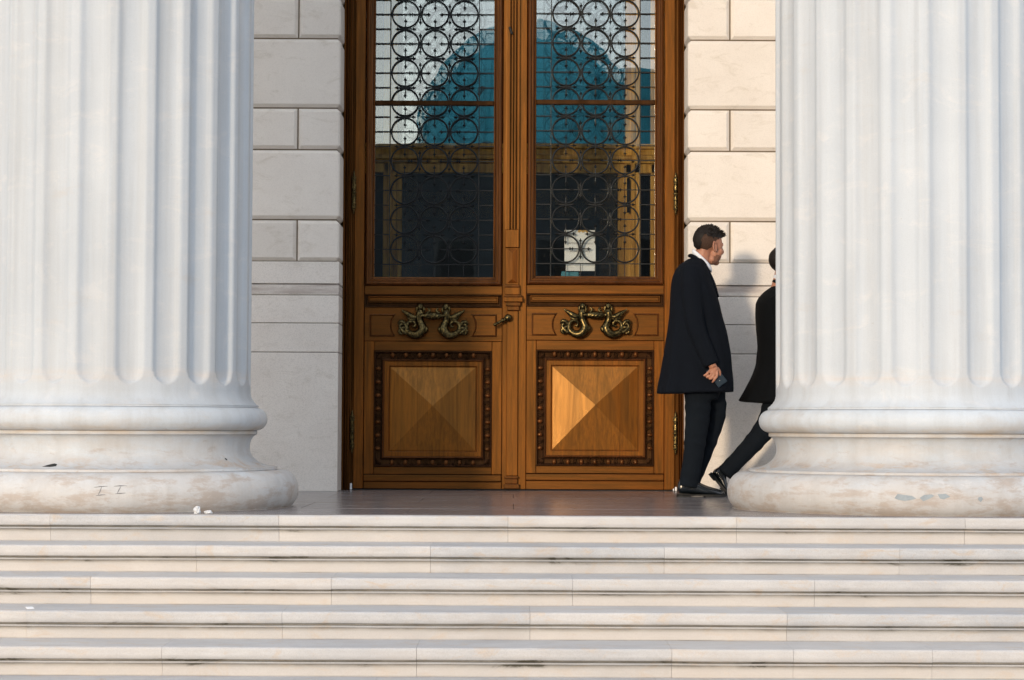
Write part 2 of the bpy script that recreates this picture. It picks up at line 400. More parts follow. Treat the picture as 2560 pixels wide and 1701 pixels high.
# ------------------------------------------------------------------ staircase
joints = {0: [-450, 125, 697, 1270, 1842, 2413, 2990], 1: [-680, -96, 490, 1076, 1661, 2249, 2840],
          2: [-380, 226, 828, 1432, 2037, 2640], 3: [-560, 65, 705, 1325, 1968, 2610, 3200],
          4: [-240, 404, 1041, 1680, 1984, 2332, 2980]}
stairs = empty('staircase', (0, stepd[4], GZ), 'broad white marble staircase rising to the portico, grooved under every step edge', 'staircase')
def step_block(x0, x1, k):
    d = stepd[k]; z = stepz[k]; h = z - (stepz[k+1] if k < 8 else GZ-0.13); j = rnd.uniform(-0.0015, 0.0015)
    d += rnd.uniform(-0.0025, 0.0025)
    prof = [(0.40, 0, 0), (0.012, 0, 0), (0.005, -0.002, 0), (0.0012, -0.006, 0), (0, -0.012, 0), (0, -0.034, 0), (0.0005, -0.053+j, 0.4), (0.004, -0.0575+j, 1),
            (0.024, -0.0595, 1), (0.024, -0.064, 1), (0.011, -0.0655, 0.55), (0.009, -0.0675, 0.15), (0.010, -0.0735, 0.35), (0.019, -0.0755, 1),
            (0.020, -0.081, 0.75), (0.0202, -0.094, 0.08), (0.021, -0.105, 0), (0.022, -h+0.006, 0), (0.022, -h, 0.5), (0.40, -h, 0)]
    xs = np.linspace(x0+0.0006, x1-0.0006, max(3, int((x1-x0)/0.05)))
    wob = [0.0016*mnoise.noise(Vector((x*1.7, k*9.1, 3.3))) + 0.0012*mnoise.noise(Vector((x*7.0, k*3.1, 1.3))) for x in xs]
    n = len(prof); V = []; dirt = []
    for i, x in enumerate(xs):
        e = 0.0012 if i in (0, len(xs)-1) else 0.0
        for q, (dy, dz, dd) in enumerate(prof):
            chip = 0.0
            if q in (2, 3, 4): chip = 0.012*max(0, mnoise.noise(Vector((x*13, k*5, 8))) - 0.30)
            V.append((x, d+dy+wob[i]+(e+chip if q < 16 and q > 1 else 0), z+dz+wob[i]*(0.6 if q < 19 else 0) - (chip if q < 4 else 0))); dirt.append(dd)
    Fc = []
    for i in range(len(xs)-1):
        for q in range(n):
            q2 = (q+1) % n
            Fc.append((i*n+q, i*n+q2, (i+1)*n+q2, (i+1)*n+q))
    Fc.append(tuple(range(n))); Fc.append(tuple(range((len(xs)-1)*n, len(xs)*n))[::-1])
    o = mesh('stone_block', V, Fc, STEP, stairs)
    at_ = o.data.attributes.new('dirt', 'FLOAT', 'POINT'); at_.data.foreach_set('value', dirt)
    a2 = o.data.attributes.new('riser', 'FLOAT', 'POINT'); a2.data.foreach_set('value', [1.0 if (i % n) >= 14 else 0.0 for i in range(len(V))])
    bm = bmesh.new(); bm.from_mesh(o.data); fixn(bm); bm.to_mesh(o.data); bm.free()
    return o
for k in range(9):
    js = [AX(p, stepd[k], nose_py[k]) for p in joints[k]] if k in joints else [(-3.9+1.25*i+0.4*(k % 3)) for i in range(7)]
    for a, b in zip(js, js[1:]): step_block(a, b, k)
    for sgn, e in ((-1, js[0]), (1, js[-1])):
        step_block(min(e, e+sgn*4.0), max(e, e+sgn*4.0), k)
box('stair_core', -7.4, 7.4, stepd[8]+0.38, 11.4, GZ-0.3, GZ-0.001, MORTAR, stairs)
DW = 14.84; DD = 15.20
floor = box('portico_floor', -9, 9, D0+0.03, DD+0.6, -0.25, -0.004, DARK); tag(floor, kind='structure')
ys_ = [D0+0.03, D0+0.85, D0+1.75, D0+2.65, D0+3.45, DD+0.6]
for i in range(5):
    off = 0.013 if i % 2 else -0.56
    for j in range(-6, 7):
        box('floor_slab', off+1.19*j+0.0012, off+1.19*(j+1)-0.0012, ys_[i]+0.0012, ys_[i+1]-0.0012, -0.04, 0.003+rnd.uniform(-0.0006, 0.0006), FLOOR, floor, 0.0012)

# ------------------------------------------------------------------ facade wall of bossed blocks
XL = at(848, 600, DW).x; XR = at(1719.5, 600, DW).x
wall = empty('facade_wall', (0, DW+0.3, 0), 'cream stone wall of bevelled blocks on both sides of the oak door', 'wall')
zr = [AZ(1231, DW, 740), AZ(881, DW, 740), AZ(808, DW, 740), AZ(738, DW, 740), AZ(710, DW, 740), AZ(653.5, DW, 740)]
zr[0] = 0.0
zt = [AZ(v, DW, 740) for v in (653.5, 549, 373.5, 269.5, 95.5)]
per_s = zt[1]-zt[0]; per_l = zt[2]-zt[1]
while zt[-1] < 4.9: zt.append(zt[-1] + (per_s if len(zt) % 2 == 1 else per_l))
EX = 3.7
def wblock(x0, x1, z0, z1, bev, gap, mat, side, corner, dy=0.0):
    y1 = DD+0.02 if corner else DW+0.15
    a = x0+(0 if corner and side > 0 else gap); b = x1-(0 if corner and side < 0 else gap); c0 = z0+gap; c1 = z1-gap; yf = DW+dy
    bc = bev*0.55 if corner else bev                          # the arris of the opening is only eased
    fa = a+(bc if corner and side > 0 else bev); fb = b-(bc if corner and side < 0 else bev)
    P = [(x, yf, z) for x in (fa, fb) for z in (c0+bev, c1-bev)]
    if corner:
        e_in = (a+bev, b) if side > 0 else (a, b-bev); e = a if side > 0 else b
        P += [(x, y, z) for x in e_in for y in (yf+bev, y1) for z in (c0, c1)]
        P += [(e, y, z) for y in (yf+bc, y1) for z in (c0+bev, c1-bev)]
    else:
        P += [(x, y, z) for x in (a, b) for y in (yf+bev, y1) for z in (c0, c1)]
    bm = bmesh.new(); vs = [bm.verts.new(p) for p in P]
    bmesh.ops.convex_hull(bm, input=vs); bmesh.ops.dissolve_limit(bm, angle_limit=R(1), verts=bm.verts[:], edges=bm.edges[:]); fixn(bm)
    es = [e_ for e_ in bm.edges if len(e_.link_faces) == 2 and e_.calc_face_angle() > R(20)]
    bmesh.ops.bevel(bm, geom=es, offset=min(0.0022, bev*0.3), segments=1, affect='EDGES', clamp_overlap=True)
    return bm_obj('stone_block', bm, mat, wall)
for side in (-1, 1):
    ex = XL if side < 0 else XR                       # the corner of the opening
    def rng(a, b): return (ex-b, ex-a) if side < 0 else (ex+a, ex+b)
    for i in range(5):                                 # smooth courses
        lens = [1.15, EX-1.226] if i != 0 else [1.4, EX-1.226]
        a = 0
        for q, b in enumerate(lens):
            x0, x1 = rng(a, b); wblock(x0, x1, zr[i], zr[i+1], 0.003 if i != 3 else 0.007, 0.0022, WALL2, side, q == 0, 0.0 if i != 3 else 0.006); a = b
    for i in range(len(zt)-1):
        small = i % 2 == 0
        cuts = [0, 0.300, 1.19, 2.08, 2.97] if small else [0, 0.80, 1.63, 2.5]
        if not small: cuts = [0, 0.745, 1.63, 2.52]
        for q in range(len(cuts)-1):
            x0, x1 = rng(cuts[q], cuts[q+1]); wblock(x0, x1, zt[i], zt[i+1], 0.022, 0.0048, WALL, side, q == 0)
    x0, x1 = rng(0.022, EX+5)
    box('wall_core', x0, x1, DW+0.024, DD+0.5, 0.0, 13.7, MORTAR, wall)
    x0, x1 = rng(2.3, EX+5)
    box('wall_face', min(x0, x1) if side < 0 else max(x0, 3.7), max(x0, x1) if side > 0 else min(x1, -3.7), DW+0.001, DW+0.03, 0.002, 13.7, WALL2, wall)
    x0, x1 = rng(0, EX+5)
    box('upper_wall', x0, x1, DW, DW+0.03, zt[-1]+0.004, 13.7, WALL, wall)
box('lintel', XL-0.01, XR+0.01, DW, DD+0.4, 4.765, 13.7, WALL, wall, 0.01)

# ------------------------------------------------------------------ fluted columns
DC = 12.04; RS = 0.777
ang = np.array([k*2*math.pi/24/16 for k in range(24*16)])
def column(cx, name_label):
    root = empty('column', (cx, DC, 0), name_label, 'column', 'fluted columns of the portico')
    ph = R(1.6)
    zs = list(np.linspace(0.672, 0.80, 20)) + [1.0, 1.5, 2.2, 3.0, 4.0, 5.5, 8.0, 12.6]
    zs = [0.575, 0.585, 0.60, 0.62, 0.645, 0.660] + zs
    nA = 24*18; V = []
    for z in zs:
        flare = 0.048*max(0.0, 1-(z-0.575)/0.075)**2.2 if z < 0.65 else 0
        for k in range(nA):
            a = 2*math.pi*k/nA
            t_ = ((a-ph) % (2*math.pi/24))/(2*math.pi/24)
            if t_ > 0.5: t_ -= 1
            t_ = abs(t_)/0.345                           # flute half width share of the pitch
            s_ = max(0.0, (0.768-z)/0.078)
            q = 1 - t_*t_ - s_*s_
            dep = 0.031*math.sqrt(q) if q > 0 else 0.0
            r = RS + flare - dep
            V.append((cx + r*math.sin(a), DC - r*math.cos(a), z))
    Fc = [(i*nA+k, i*nA+(k+1) % nA, (i+1)*nA+(k+1) % nA, (i+1)*nA+k) for i in range(len(zs)-1) for k in range(nA)]
    o = mesh('fluted_shaft', V, Fc, COL, root, True)
    # base as a turned profile, split in its members
    def turned(name, prof, n=128):
        bm = bmesh.new(); lathe_bm(bm, prof, (cx, DC, 0), n); fixn(bm)
        o = bm_obj(name, bm, COL, root, True)
        m = o.modifiers.new('edges', 'EDGE_SPLIT'); m.split_angle = R(34)
        return o
    def arc(rc, zc, rr, rz, a0, a1, n=14):
        return [(rc+rr*math.cos(R(a0+(a1-a0)*i/n)), zc+rz*math.sin(R(a0+(a1-a0)*i/n))) for i in range(n+1)]
    turned('fillet', [(0.80, 0.5765), (0.823, 0.577), (0.824, 0.565), (0.80, 0.565)][::-1])
    turned('upper_torus', arc(0.808, 0.4995, 0.067, 0.0655, -90, 90))
    turned('neck_ring', [(0.70, 0.412), (0.814, 0.412), (0.818, 0.415), (0.818, 0.432), (0.814, 0.434), (0.70, 0.434)])
    sc = [(0.70, 0.229), (0.932, 0.229)] + [(0.775+0.155*(1-math.sin(R(t*90/12)))**1.0, 0.23+0.105*(1-math.cos(R(t*90/12)))) for t in range(13)] + \
         [(0.775+0.043*(1-math.cos(R(t*90/8))), 0.335+0.077*math.sin(R(t*90/8))) for t in range(1, 9)] + [(0.70, 0.412)]
    turned('scotia', sc)
    turned('lower_fillet', [(0.70, 0.212), (0.930, 0.212), (0.934, 0.215), (0.934, 0.226), (0.930, 0.229), (0.70, 0.229)])
    turned('lower_torus', [(0.80, 0.003), (1.028, 0.003)] + arc(0.962, 0.100, 0.094, 0.112, -58, 90, 18) + [(0.80, 0.212)])
    cap = bmesh.new(); lathe_bm(cap, [(0.78, 12.6), (0.84, 12.62), (0.84, 12.68), (0.80, 12.7), (0.84, 12.9), (1.0, 13.15), (1.1, 13.3), (0.5, 13.3)], (cx, DC, 0), 48); fixn(cap)
    bm_obj('capital', cap, COL, root, True)
    return root
colL = column(AX(284, DC), 'fluted white marble column at the left, two pencilled strokes on its round base')
colR = column(AX(2282, DC), 'fluted white marble column at the right, hiding the second walking man')
roof = empty('portico_roof', (0, 13, 13.3), 'stone entablature and ceiling resting on the columns above the door', 'roof')
box('entablature', -9, 9, 11.1, 13.0, 13.3, 15.0, COL, roof)
box('ceiling', -9, 9, 13.0, 15.7, 13.7, 14.2, WALL, roof)

# marks on the column bases, painted on the torus skin (thin strips standing 1 mm off the marble)
def torus_pt(cx, a, e, off=0.0015):
    """a: azimuth from the camera side, e: degrees up the lower torus"""
    r = 0.962+(0.094+off)*math.cos(R(e)); z = 0.100+(0.112+off)*math.sin(R(e))
    return Vector((cx+r*math.sin(a), DC-r*math.cos(a), z))
def surf_from_px(cx, px, py, off=0.0015):
    """march a sight line to the lower torus / scotia of a column"""
    d = (RM @ Vector((px-1280.0, -(py-850.5), -F))).normalized(); o = Vector((0, 0, EYE))
    t_ = 9.5
    for _ in range(6000):
        p = o + d*t_; r = math.hypot(p.x-cx, p.y-DC)
        if p.z < 0.212:
            q = 1-((p.z-0.1)/0.112)**2; rs = 0.962+0.094*math.sqrt(max(0, q))
        elif p.z < 0.229: rs = 0.934
        else:
            c_ = max(-1, min(1, 1-(p.z-0.23)/0.105)); rs = 0.775+0.155*(1-math.sin(math.acos(c_)))
        if r <= rs+off: return p
        t_ += 0.0005
    return p
def strip(name, cx, pts, w, mat, root):
    P = [surf_from_px(cx, *p) for p in pts]; V = []; Fc = []
    for i, p in enumerate(P):
        a = P[max(0, i-1)]; b = P[min(len(P)-1, i+1)]
        d = (b-a).normalized(); n = Vector((p.x-cx, p.y-DC, 0)).normalized(); s = d.cross(n).normalized()*w*0.5
        if i in (0, len(P)-1): s *= 0.4
        V += [p-s, p+s]
    for i in range(len(P)-1): Fc.append((2*i, 2*i+1, 2*i+3, 2*i+2))
    return mesh(name, V, Fc, mat, root)
def blob(name, cx, pts, mat, root):
    P = [surf_from_px(cx, *p) for p in pts]; c = surf_from_px(cx, sum(p[0] for p in pts)/len(pts), sum(p[1] for p in pts)/len(pts))
    V = [c]+P; Fc = [(0, 1+i, 1+(i+1) % len(P)) for i in range(len(P))]
    return mesh(name, V, Fc, mat, root)
cxl = colL.location.x; cxr = colR.location.x
for st in ([(235, 1219), (250, 1217), (269, 1216)], [(254, 1218), (250, 1229), (245, 1238)], [(239, 1240), (252, 1238), (263, 1237)],
           [(285, 1216), (300, 1215), (317, 1215)], [(302, 1217), (297, 1226), (293, 1234)], [(288, 1235), (300, 1234), (314, 1233)]):
    strip('pencil_stroke', cxl, st, 0.0048, MARKER, colL)
blob('black_smudge', cxl, [(104, 1167), (122, 1162), (136, 1159), (143, 1161), (140, 1166), (125, 1168)], IRON, colL)
blob('dark_chip', cxl, [(561, 1145), (565, 1146), (569, 1151), (565, 1151)], IRON, colL)
prs = [[(2236, 1246), (2244, 1235), (2262, 1238), (2280, 1240), (2291, 1247), (2280, 1250), (2262, 1253), (2245, 1250)],
       [(2299, 1245), (2310, 1238), (2328, 1236), (2337, 1240), (2325, 1247), (2308, 1254)],
       [(2344, 1236), (2365, 1235), (2376, 1242), (2360, 1249), (2350, 1247)], [(2446, 1244), (2454, 1242), (2458, 1248), (2452, 1256), (2445, 1250)]]
for p in prs: blob('paint_patch', cxr, p, PATCH, colR)

# crumpled tissues on the floor against the left base
def crumple(name, c, r, mat, label, cat, group=None):
    bm = bmesh.new(); bmesh.ops.create_icosphere(bm, subdivisions=4, radius=1.0)
    for v in bm.verts:
        n = 1 + 0.35*mnoise.noise(v.co*1.8 + Vector(c)*9) + 0.22*abs(mnoise.noise(v.co*4.5)) - 0.12*abs(mnoise.noise(v.co*9))
        v.co = Vector((v.co.x*r[0]*n, v.co.y*r[1]*n, v.co.z*r[2]*n)) + Vector(c)
    o = bm_obj(name, bm, mat); return tag(o, label, cat, group)
pl = at(494, 1280, 11.05); pr = at(522, 1281, 11.06)
crumple('crumpled_tissue', (pl.x, 11.03, 0.019), (0.017, 0.016, 0.023), TISSUE, 'taller scrap of crumpled white tissue at the foot of the left column', 'tissue')
crumple('crumpled_tissue', (pr.x, 11.04, 0.010), (0.021, 0.015, 0.010), TISSUE, 'flatter scrap of crumpled white tissue, right of the taller one', 'tissue')
p = at(106, 1513, stepd[2]+0.01)
o = box('paper_scrap', p.x-0.017, p.x+0.017, stepd[2]-0.27, stepd[2]-0.24, stepz[3]+0.001, stepz[3]+0.006, PAPER, None, 0.001)
o.rotation_euler = (0.2, 0, 0.5); tag(o, 'tiny white paper scrap lying on a stair tread at the left', 'litter')

# ------------------------------------------------------------------ door frame and leaves
SD = F/DD
def LX(dx): return dx/SD
CR = (AX(1489.5, DD, 1020)+AX(1487.7, DD, 180))/2       # centre of the right leaf
CL = (AX(1082, DD, 1020)+AX(1086.7, DD, 180))/2         # centre of the left leaf
def RZ(py): return AZ(py, DD, 1489)                     # heights surveyed on the right leaf
ZTOP = 4.62
df = empty('door_frame', (0, DD, 0), 'moulded oak door frame set in the stone opening', 'door frame')
jp = lambda s, x0: None
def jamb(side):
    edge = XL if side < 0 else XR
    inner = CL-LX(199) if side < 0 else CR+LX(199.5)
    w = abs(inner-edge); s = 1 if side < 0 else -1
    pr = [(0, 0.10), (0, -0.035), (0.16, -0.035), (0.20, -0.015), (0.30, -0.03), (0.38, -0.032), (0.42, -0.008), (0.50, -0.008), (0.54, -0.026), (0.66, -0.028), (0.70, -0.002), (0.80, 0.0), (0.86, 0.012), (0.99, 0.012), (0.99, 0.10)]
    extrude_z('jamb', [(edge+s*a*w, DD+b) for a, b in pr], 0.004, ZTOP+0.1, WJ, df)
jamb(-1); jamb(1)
box('head', XL, XR, DD-0.03, DD+0.1, ZTOP+0.004, 4.76, WH, df, 0.006)
box('threshold', XL, XR, DD-0.012, DD+0.12, 0.0035, 0.010, DARK, df)
# white chips on the frame foot
for px, w, h in ((877, 5, 16), (1690, 5, 10), (1684, 3, 6)):
    p = at(px, 1229, DD-0.05); box('bare_chip', p.x-LX(w)/2, p.x+LX(w)/2, DD-0.05, DD-0.036, 0.005, 0.005+LX(h), PAPER, df, 0.003)

# shared small meshes -------------------------------------------------------
def bm_mesh(name, bm, mat, smooth=False):
    fixn(bm); me = bpy.data.meshes.new(name); bm.to_mesh(me); bm.free(); me.materials.append(mat)
    if smooth: me.shade_smooth()
    return me
SP = 74.4/SD                                             # pitch of the rings
bm = bmesh.new(); n1, n2 = 44, 8; rr = 34.0/SD; rings = []
for i in range(n1):
    a = 2*math.pi*i/n1; ring = []
    for k in range(n2):
        b = 2*math.pi*k/n2; q = rr+0.0062*math.cos(b)
        ring.append(bm.verts.new((q*math.cos(a), 0.0095*math.sin(b), q*math.sin(a))))
    rings.append(ring)
for i in range(n1):
    for k in range(n2): bm.faces.new((rings[i][k], rings[i][(k+1) % n2], rings[(i+1) % n1][(k+1) % n2], rings[(i+1) % n1][k]))
RING = bm_mesh('ring', bm, IRON, True)
def star(bm, cx, flip=1):
    """pointed flower tip at the end of a bar along x"""
    prof = [(-0.016, 0.0022), (-0.006, 0.0045), (0.0, 0.0135), (0.006, 0.0050), (0.015, 0.0030), (0.021, 0.0005)]
    f = []; b = []
    pts = [(x, z) for x, z in prof] + [(x, -z) for x, z in prof[::-1]]
    mid = bm.verts.new((cx, -0.009, 0)); mid2 = bm.verts.new((cx, 0.009, 0))
    o = [bm.verts.new((cx+flip*x, 0, z)) for x, z in pts]
    for i in range(len(o)):
        j = (i+1) % len(o); bm.faces.new((o[i], o[j], mid)); bm.faces.new((o[j], o[i], mid2))
def spear(half, both=True):
    bm = bmesh.new(); bbox_bm(bm, -half+0.015, half-0.015, -0.004, 0.004, -0.0034, 0.0034)
    star(bm, half-0.02, 1); star(bm, -half+0.02, -1)
    bbox_bm(bm, -0.009, 0.009, -0.009, 0.009, -0.005, 0.005, 0.002)
    return bm_mesh('spear_bar', bm, IRON)
SPEAR = spear(0.078)
bm = bmesh.new(); L1 = LX(37.5+18+38)                       # from window edge into the first ring
bbox_bm(bm, 0, L1-0.02, -0.004, 0.004, -0.0034, 0.0034); star(bm, L1-0.02, 1)
SIDE = bm_mesh('side_bar', bm, IRON)
bm = bmesh.new(); bbox_bm(bm, 0, LX(38), -0.004, 0.004, -0.0034, 0.0034); SHORT = bm_mesh('short_bar', bm, IRON)
# egg and dart
bm = bmesh.new(); ell_bm(bm, (0, 0, 0), (0.0155, 0.014, 0.021), 12, 8); EGG = bm_mesh('egg', bm, WE, True)
bm = bmesh.new()
for s in (-1, 1): tube_bm(bm, spline([(s*0.013, -0.004, 0.024), (s*0.012, -0.010, 0.010), (s*0.006, -0.007, -0.010), (s*0.016, -0.003, -0.026)], 3), 0.0032, 5)
tube_bm(bm, [(0, -0.008, 0.022), (0, -0.010, 0.0), (0, -0.004, -0.026)], [0.004, 0.003, 0.001], 5)
DART = bm_mesh('dart', bm, WD, True)
bm = bmesh.new()
for i in range(5):
    a = R(-40+20*i); tube_bm(bm, spline([(-0.02, -0.002, -0.02), (-0.02+0.022*math.cos(a+0.785), -0.012, -0.02+0.022*math.sin(a+0.785)), (-0.02+0.046*math.cos(a+0.785), -0.003, -0.02+0.046*math.sin(a+0.785))], 3), interp([0.002, 0.006, 0.002], 3), 5)
LEAF = bm_mesh('corner_leaf', bm, WD, True)
# pull handle (half figures mirrored)
def handle_bm():
    bm = bmesh.new(); k = 1/SD
    def P(l, y=-0.045): return [(s*x*k, yy, z*k) for x, z, yy in [(q[0], q[1], q[2] if len(q) > 2 else y) for q in l]]
    for s in (-1, 1):
        T = lambda l, r, m=5, n=8: tube_bm(bm, spline(P(l), m), interp([v*k*1.22 for v in r], m), n)
        T([(-32, 18), (-33, 8), (-34, 0), (-33, -8), (-30, -17), (-26, -28), (-30, -39), (-41, -46), (-54, -44), (-64, -36), (-66, -24), (-60, -14), (-50, -12), (-44, -18), (-46, -25), (-52, -24)],
          [5, 8.5, 8, 7, 7.5, 9, 9.5, 9, 7.5, 6, 4.5, 4, 3.5, 3, 2.6, 1.8])
        T([(-38, 0), (-48, -2), (-59, 3), (-69, 10), (-76, 14), (-77, 18)], [4, 6.5, 6.5, 4, 2, 1.5])
        T([(-42, -6), (-54, -8), (-64, -2)], [4, 4.5, 1.5])
        T([(-58, -40), (-70, -40), (-78, -34), (-83, -26), (-79, -19), (-73, -22)], [4, 5, 4.5, 3.5, 3, 1.5])
        T([(-66, -27), (-74, -15), (-82, -13), (-88, -20)], [3, 4.5, 4, 1.2])
        T([(-64, -32), (-74, -28), (-84, -36), (-80, -43), (-73, -41)], [3, 4, 3.6, 3, 1.5])
        T([(-28, -34), (-21, -37), (-17, -31), (-19, -25)], [5, 5, 4.5, 3])
        T([(-21, 4), (-15, 9), (-9, 13), (-10, 19), (-14, 20)], [2.5, 3, 2.5, 2.2, 1.6])
        T([(-36, 6), (-42, -1), (-38, -9)], [3.5, 3.2, 2.5])
        for i in range(9):                              # scales along the tail
            a = R(200+22*i); ell_bm(bm, (s*(-46+19*math.cos(a))*k, -0.045-6.5*k, (-26+17*math.sin(a))*k), (3.4*k, 3.2*k, 2.2*k), 8, 6)
        ell_bm(bm, (s*-32*k, -0.052, 22*k), (6.2*k, 7*k, 8*k), 12, 10)
        T([(-32, 24), (-32, 30), (-32, 33)], [7.5, 6, 2.5])
        ell_bm(bm, (s*-32*k, -0.052-7*k, 20*k), (2*k, 2*k, 2.2*k), 8, 6)
        for q in (-1, 1): T([(-32+q*7, 24), (-32+q*8.5, 16), (-32+q*7, 8)], [3, 3, 2])
        tube_bm(bm, [(s*-33*k, -0.045, -2*k), (s*-33*k, 0.0, -2*k)], [5*k, 7*k], 10)
        tube_bm(bm, [(s*-46*k, -0.040, -44*k), (s*-46*k, 0.0, -44*k)], [5*k, 6*k], 10)
    # twisted grip
    n = 28; prof = [(-30, 3.6), (-26, 5), (-22, 4), (-19, 6.5), (-16, 7), (-8, 8.6), (0, 9), (8, 8.6), (16, 7), (19, 6.5), (22, 4), (26, 5), (30, 3.6)]
    xs = np.linspace(-30, 30, 49); pr = np.interp(xs, [p[0] for p in prof], [p[1] for p in prof]); rg = []
    for x, r in zip(xs, pr):
        tw = abs(x) < 18; ring = []
        for q in range(n):
            a = 2*math.pi*q/n; m = 1 + (0.10*math.cos(7*(a + x*0.10)) if tw else 0)
            ring.append(bm.verts.new((x*k, -0.062+r*k*m*math.cos(a), 2*k+r*k*m*math.sin(a))))
        rg.append(ring)
    for a, b in zip(rg, rg[1:]):
        for q in range(n): bm.faces.new((a[q], a[(q+1) % n], b[(q+1) % n], b[q]))
    return bm
HANDLE = bm_mesh('pull_handle', handle_bm(), BRASS, True)
bm = bmesh.new(); hp = [(0.002, -0.155), (0.006, -0.150), (0.004, -0.142), (0.010, -0.136), (0.006, -0.128), (0.012, -0.118), (0.014, -0.100), (0.012, -0.082), (0.016, -0.076), (0.012, -0.070), (0.014, -0.055), (0.015, -0.030), (0.013, -0.010), (0.017, -0.004), (0.017, 0.004), (0.013, 0.010)]
hp = hp + [(r, -z) for r, z in hp[-4::-1]]
lathe_bm(bm, hp, (0, 0, 0), 14)
for zq in (-0.11, -0.09, -0.045, -0.025, 0.03, 0.05, 0.09, 0.11):
    for aq in range(6): ell_bm(bm, (0.013*math.cos(aq), 0.013*math.sin(aq), zq), (0.005, 0.005, 0.008), 6, 5)
HINGE = bm_mesh('hinge', bm, BRASS, True)

def moulded_leaf(cx, side, dz, label):
    """side -1: hung on the left jamb, +1: on the right jamb"""
    root = empty('door_leaf', (cx, DD, 0.01), label, 'door', 'double door leaves')
    Z = lambda py: RZ(py)+dz
    X = lambda d: cx+LX(d)
    Y = DD
    zb = 0.012
    # solid backing stiles and rails: hinge stile (outer), two inner stiles, rails
    xo = X(199.0*side)
    a, b = sorted((xo, X(172.6*side)))
    box('gap_shade_sheet', X(-198), X(198), Y+0.046, Y+0.062, zb+0.002, Z(714), DARK, root)  # added near-black sheet, puts shade into the gaps between the boards
    box('hinge_stile', a+0.001, b-0.003 if side < 0 else b, Y-0.002, Y+0.06, zb, ZTOP, WV, root, 0.003)
    top_z = ZTOP-0.004
    # window surround
    fz0 = Z(712); fz1 = 4.40
    prof = [(0, 0.05), (0, -0.006), (0.003, -0.010), (0.008, -0.018), (0.016, -0.022), (0.023, -0.018), (0.027, -0.006), (0.031, -0.002), (0.036, -0.002), (0.040, 0.006), (0.046, 0.010), (0.049, 0.022), (0.052, 0.030), (0.0625, 0.034), (0.0625, 0.075)]
    frame('window_moulding', X(-171), X(171), fz0, fz1, Y, prof, WE, root)
    box('top_rail', X(-172), X(172), Y, Y+0.06, fz1+0.001, top_z, WH, root, 0.003)
    # small carved beading at the glass edge
    gx0, gx1 = X(-150), X(150); gz0 = Z(690); gz1 = fz1-0.062
    bm = bmesh.new(); nb = int((gz1-gz0)/0.0135)
    for xx in (gx0-0.005, gx1+0.005):
        for i in range(nb): 
            zq = gz0+0.006+i*0.0135
            M = Matrix.Translation((xx, Y+0.021, zq)) @ Matrix.Diagonal((0.0055, 0.006, 0.0068, 1))
            bmesh.ops.create_icosphere(bm, subdivisions=1, radius=1.0, matrix=M)
    tag(bm_obj('bead_row', bm, WV, root, True), kind='stuff')
    mz0, mz1 = Z(260), Z(247.5)
    box('muntin', gx0, gx1, Y+0.024, Y+0.070, mz0, mz1-0.003, WD, root, 0.005, 2)
    for z0, z1 in ((gz0-0.012, mz0+0.004), (mz1-0.004, gz1+0.012)):
        box('glass_pane', gx0-0.012, gx1+0.012, Y+0.052, Y+0.0545, z0, z1, GLASS, root)
    # rails under the window
    box('lock_rail', X(-172), X(172), Y-0.001, Y+0.05, Z(735), Z(713), WH, root, 0.003)
    box('panel_backing', X(-172), X(172), Y+0.022, Y+0.06, Z(767), Z(735.5), WD, root)
    frame('sunk_moulding', X(-172), X(172), Z(766.5), Z(735.5), Y-0.001, [(0, 0.022), (0, 0), (0.005, 0), (0.009, 0.012), (0.012, 0.021)], WD, root)
    frame('narrow_panel', X(-163), X(163), Z(756), Z(739), Y+0.004, [(0, 0.02), (0, 0.0), (0.004, -0.006), (0.008, -0.006), (0.011, 0.0), (0.011, 0.004), (0.014, -0.001), (0.024, -0.001)], WH, root)
    box('handle_rail', X(-172), X(172), Y+0.002, Y+0.05, Z(851), Z(767.5), WH, root, 0.002)
    # small side panels with a concave end
    for s in (-1, 1):
        zc = Z(812); hz = LX(27); x_out = 158*s; x_in = 92*s
        def outline(ins):
            x0 = LX(x_out)-s*ins; h = hz-ins
            pts = [(x0, -h), (x0, h)]
            rc = LX(44); arcx = LX(s*62) ; ph0 = math.asin(min(0.98, h/(rc)))
            for i in range(9):
                a = ph0*(1-2*i/8); pts.append((arcx+s*(rc+ins*1.0)*math.cos(a)-s*0.0 if True else 0, rc*math.sin(a)))
            return [(cx+p_[0], p_[1]+zc) for p_ in pts]
        prof = [(-0.004, 0.002), (-0.001, -0.006), (0.003, -0.008), (0.006, -0.002), (0.009, 0.004), (0.014, 0.012), (0.019, 0.014)]
        V = []; Fc = []; nn = 11
        for ins, dy in prof: V += [(x, Y+dy, z) for x, z in outline(ins)]
        for i in range(len(prof)-1):
            for k in range(nn): Fc.append((i*nn+k, i*nn+(k+1) % nn, (i+1)*nn+(k+1) % nn, (i+1)*nn+k))
        mesh('side_panel_moulding', V, Fc, WD if False else WE, root)
        o_ = outline(0.019); V = [(x, Y+0.0005, z) for x, z in outline(0.009)]
        mesh('side_panel', V, [tuple(range(nn))], WH, root)
    # bottom frame
    for s in (-1, 1):
        a, b = sorted((X(172*s), X(147.5*s))); box('inner_stile', a, b, Y-0.001, Y+0.05, Z(1184), Z(852), WV, root, 0.0025)
    box('panel_top_rail', X(-147), X(147), Y, Y+0.05, Z(875.5), Z(852), WH, root, 0.0025)
    box('panel_bottom_rail', X(-147), X(147), Y, Y+0.05, Z(1184), Z(1166), WH, root, 0.0025)
    box('base_bead', X(-172), X(172), Y-0.010, Y+0.05, Z(1202), Z(1185.5), WH, root, 0.006, 2)
    box('kick_board', X(-172), X(172), Y-0.004, Y+0.05, zb, Z(1203), WH, root, 0.003)
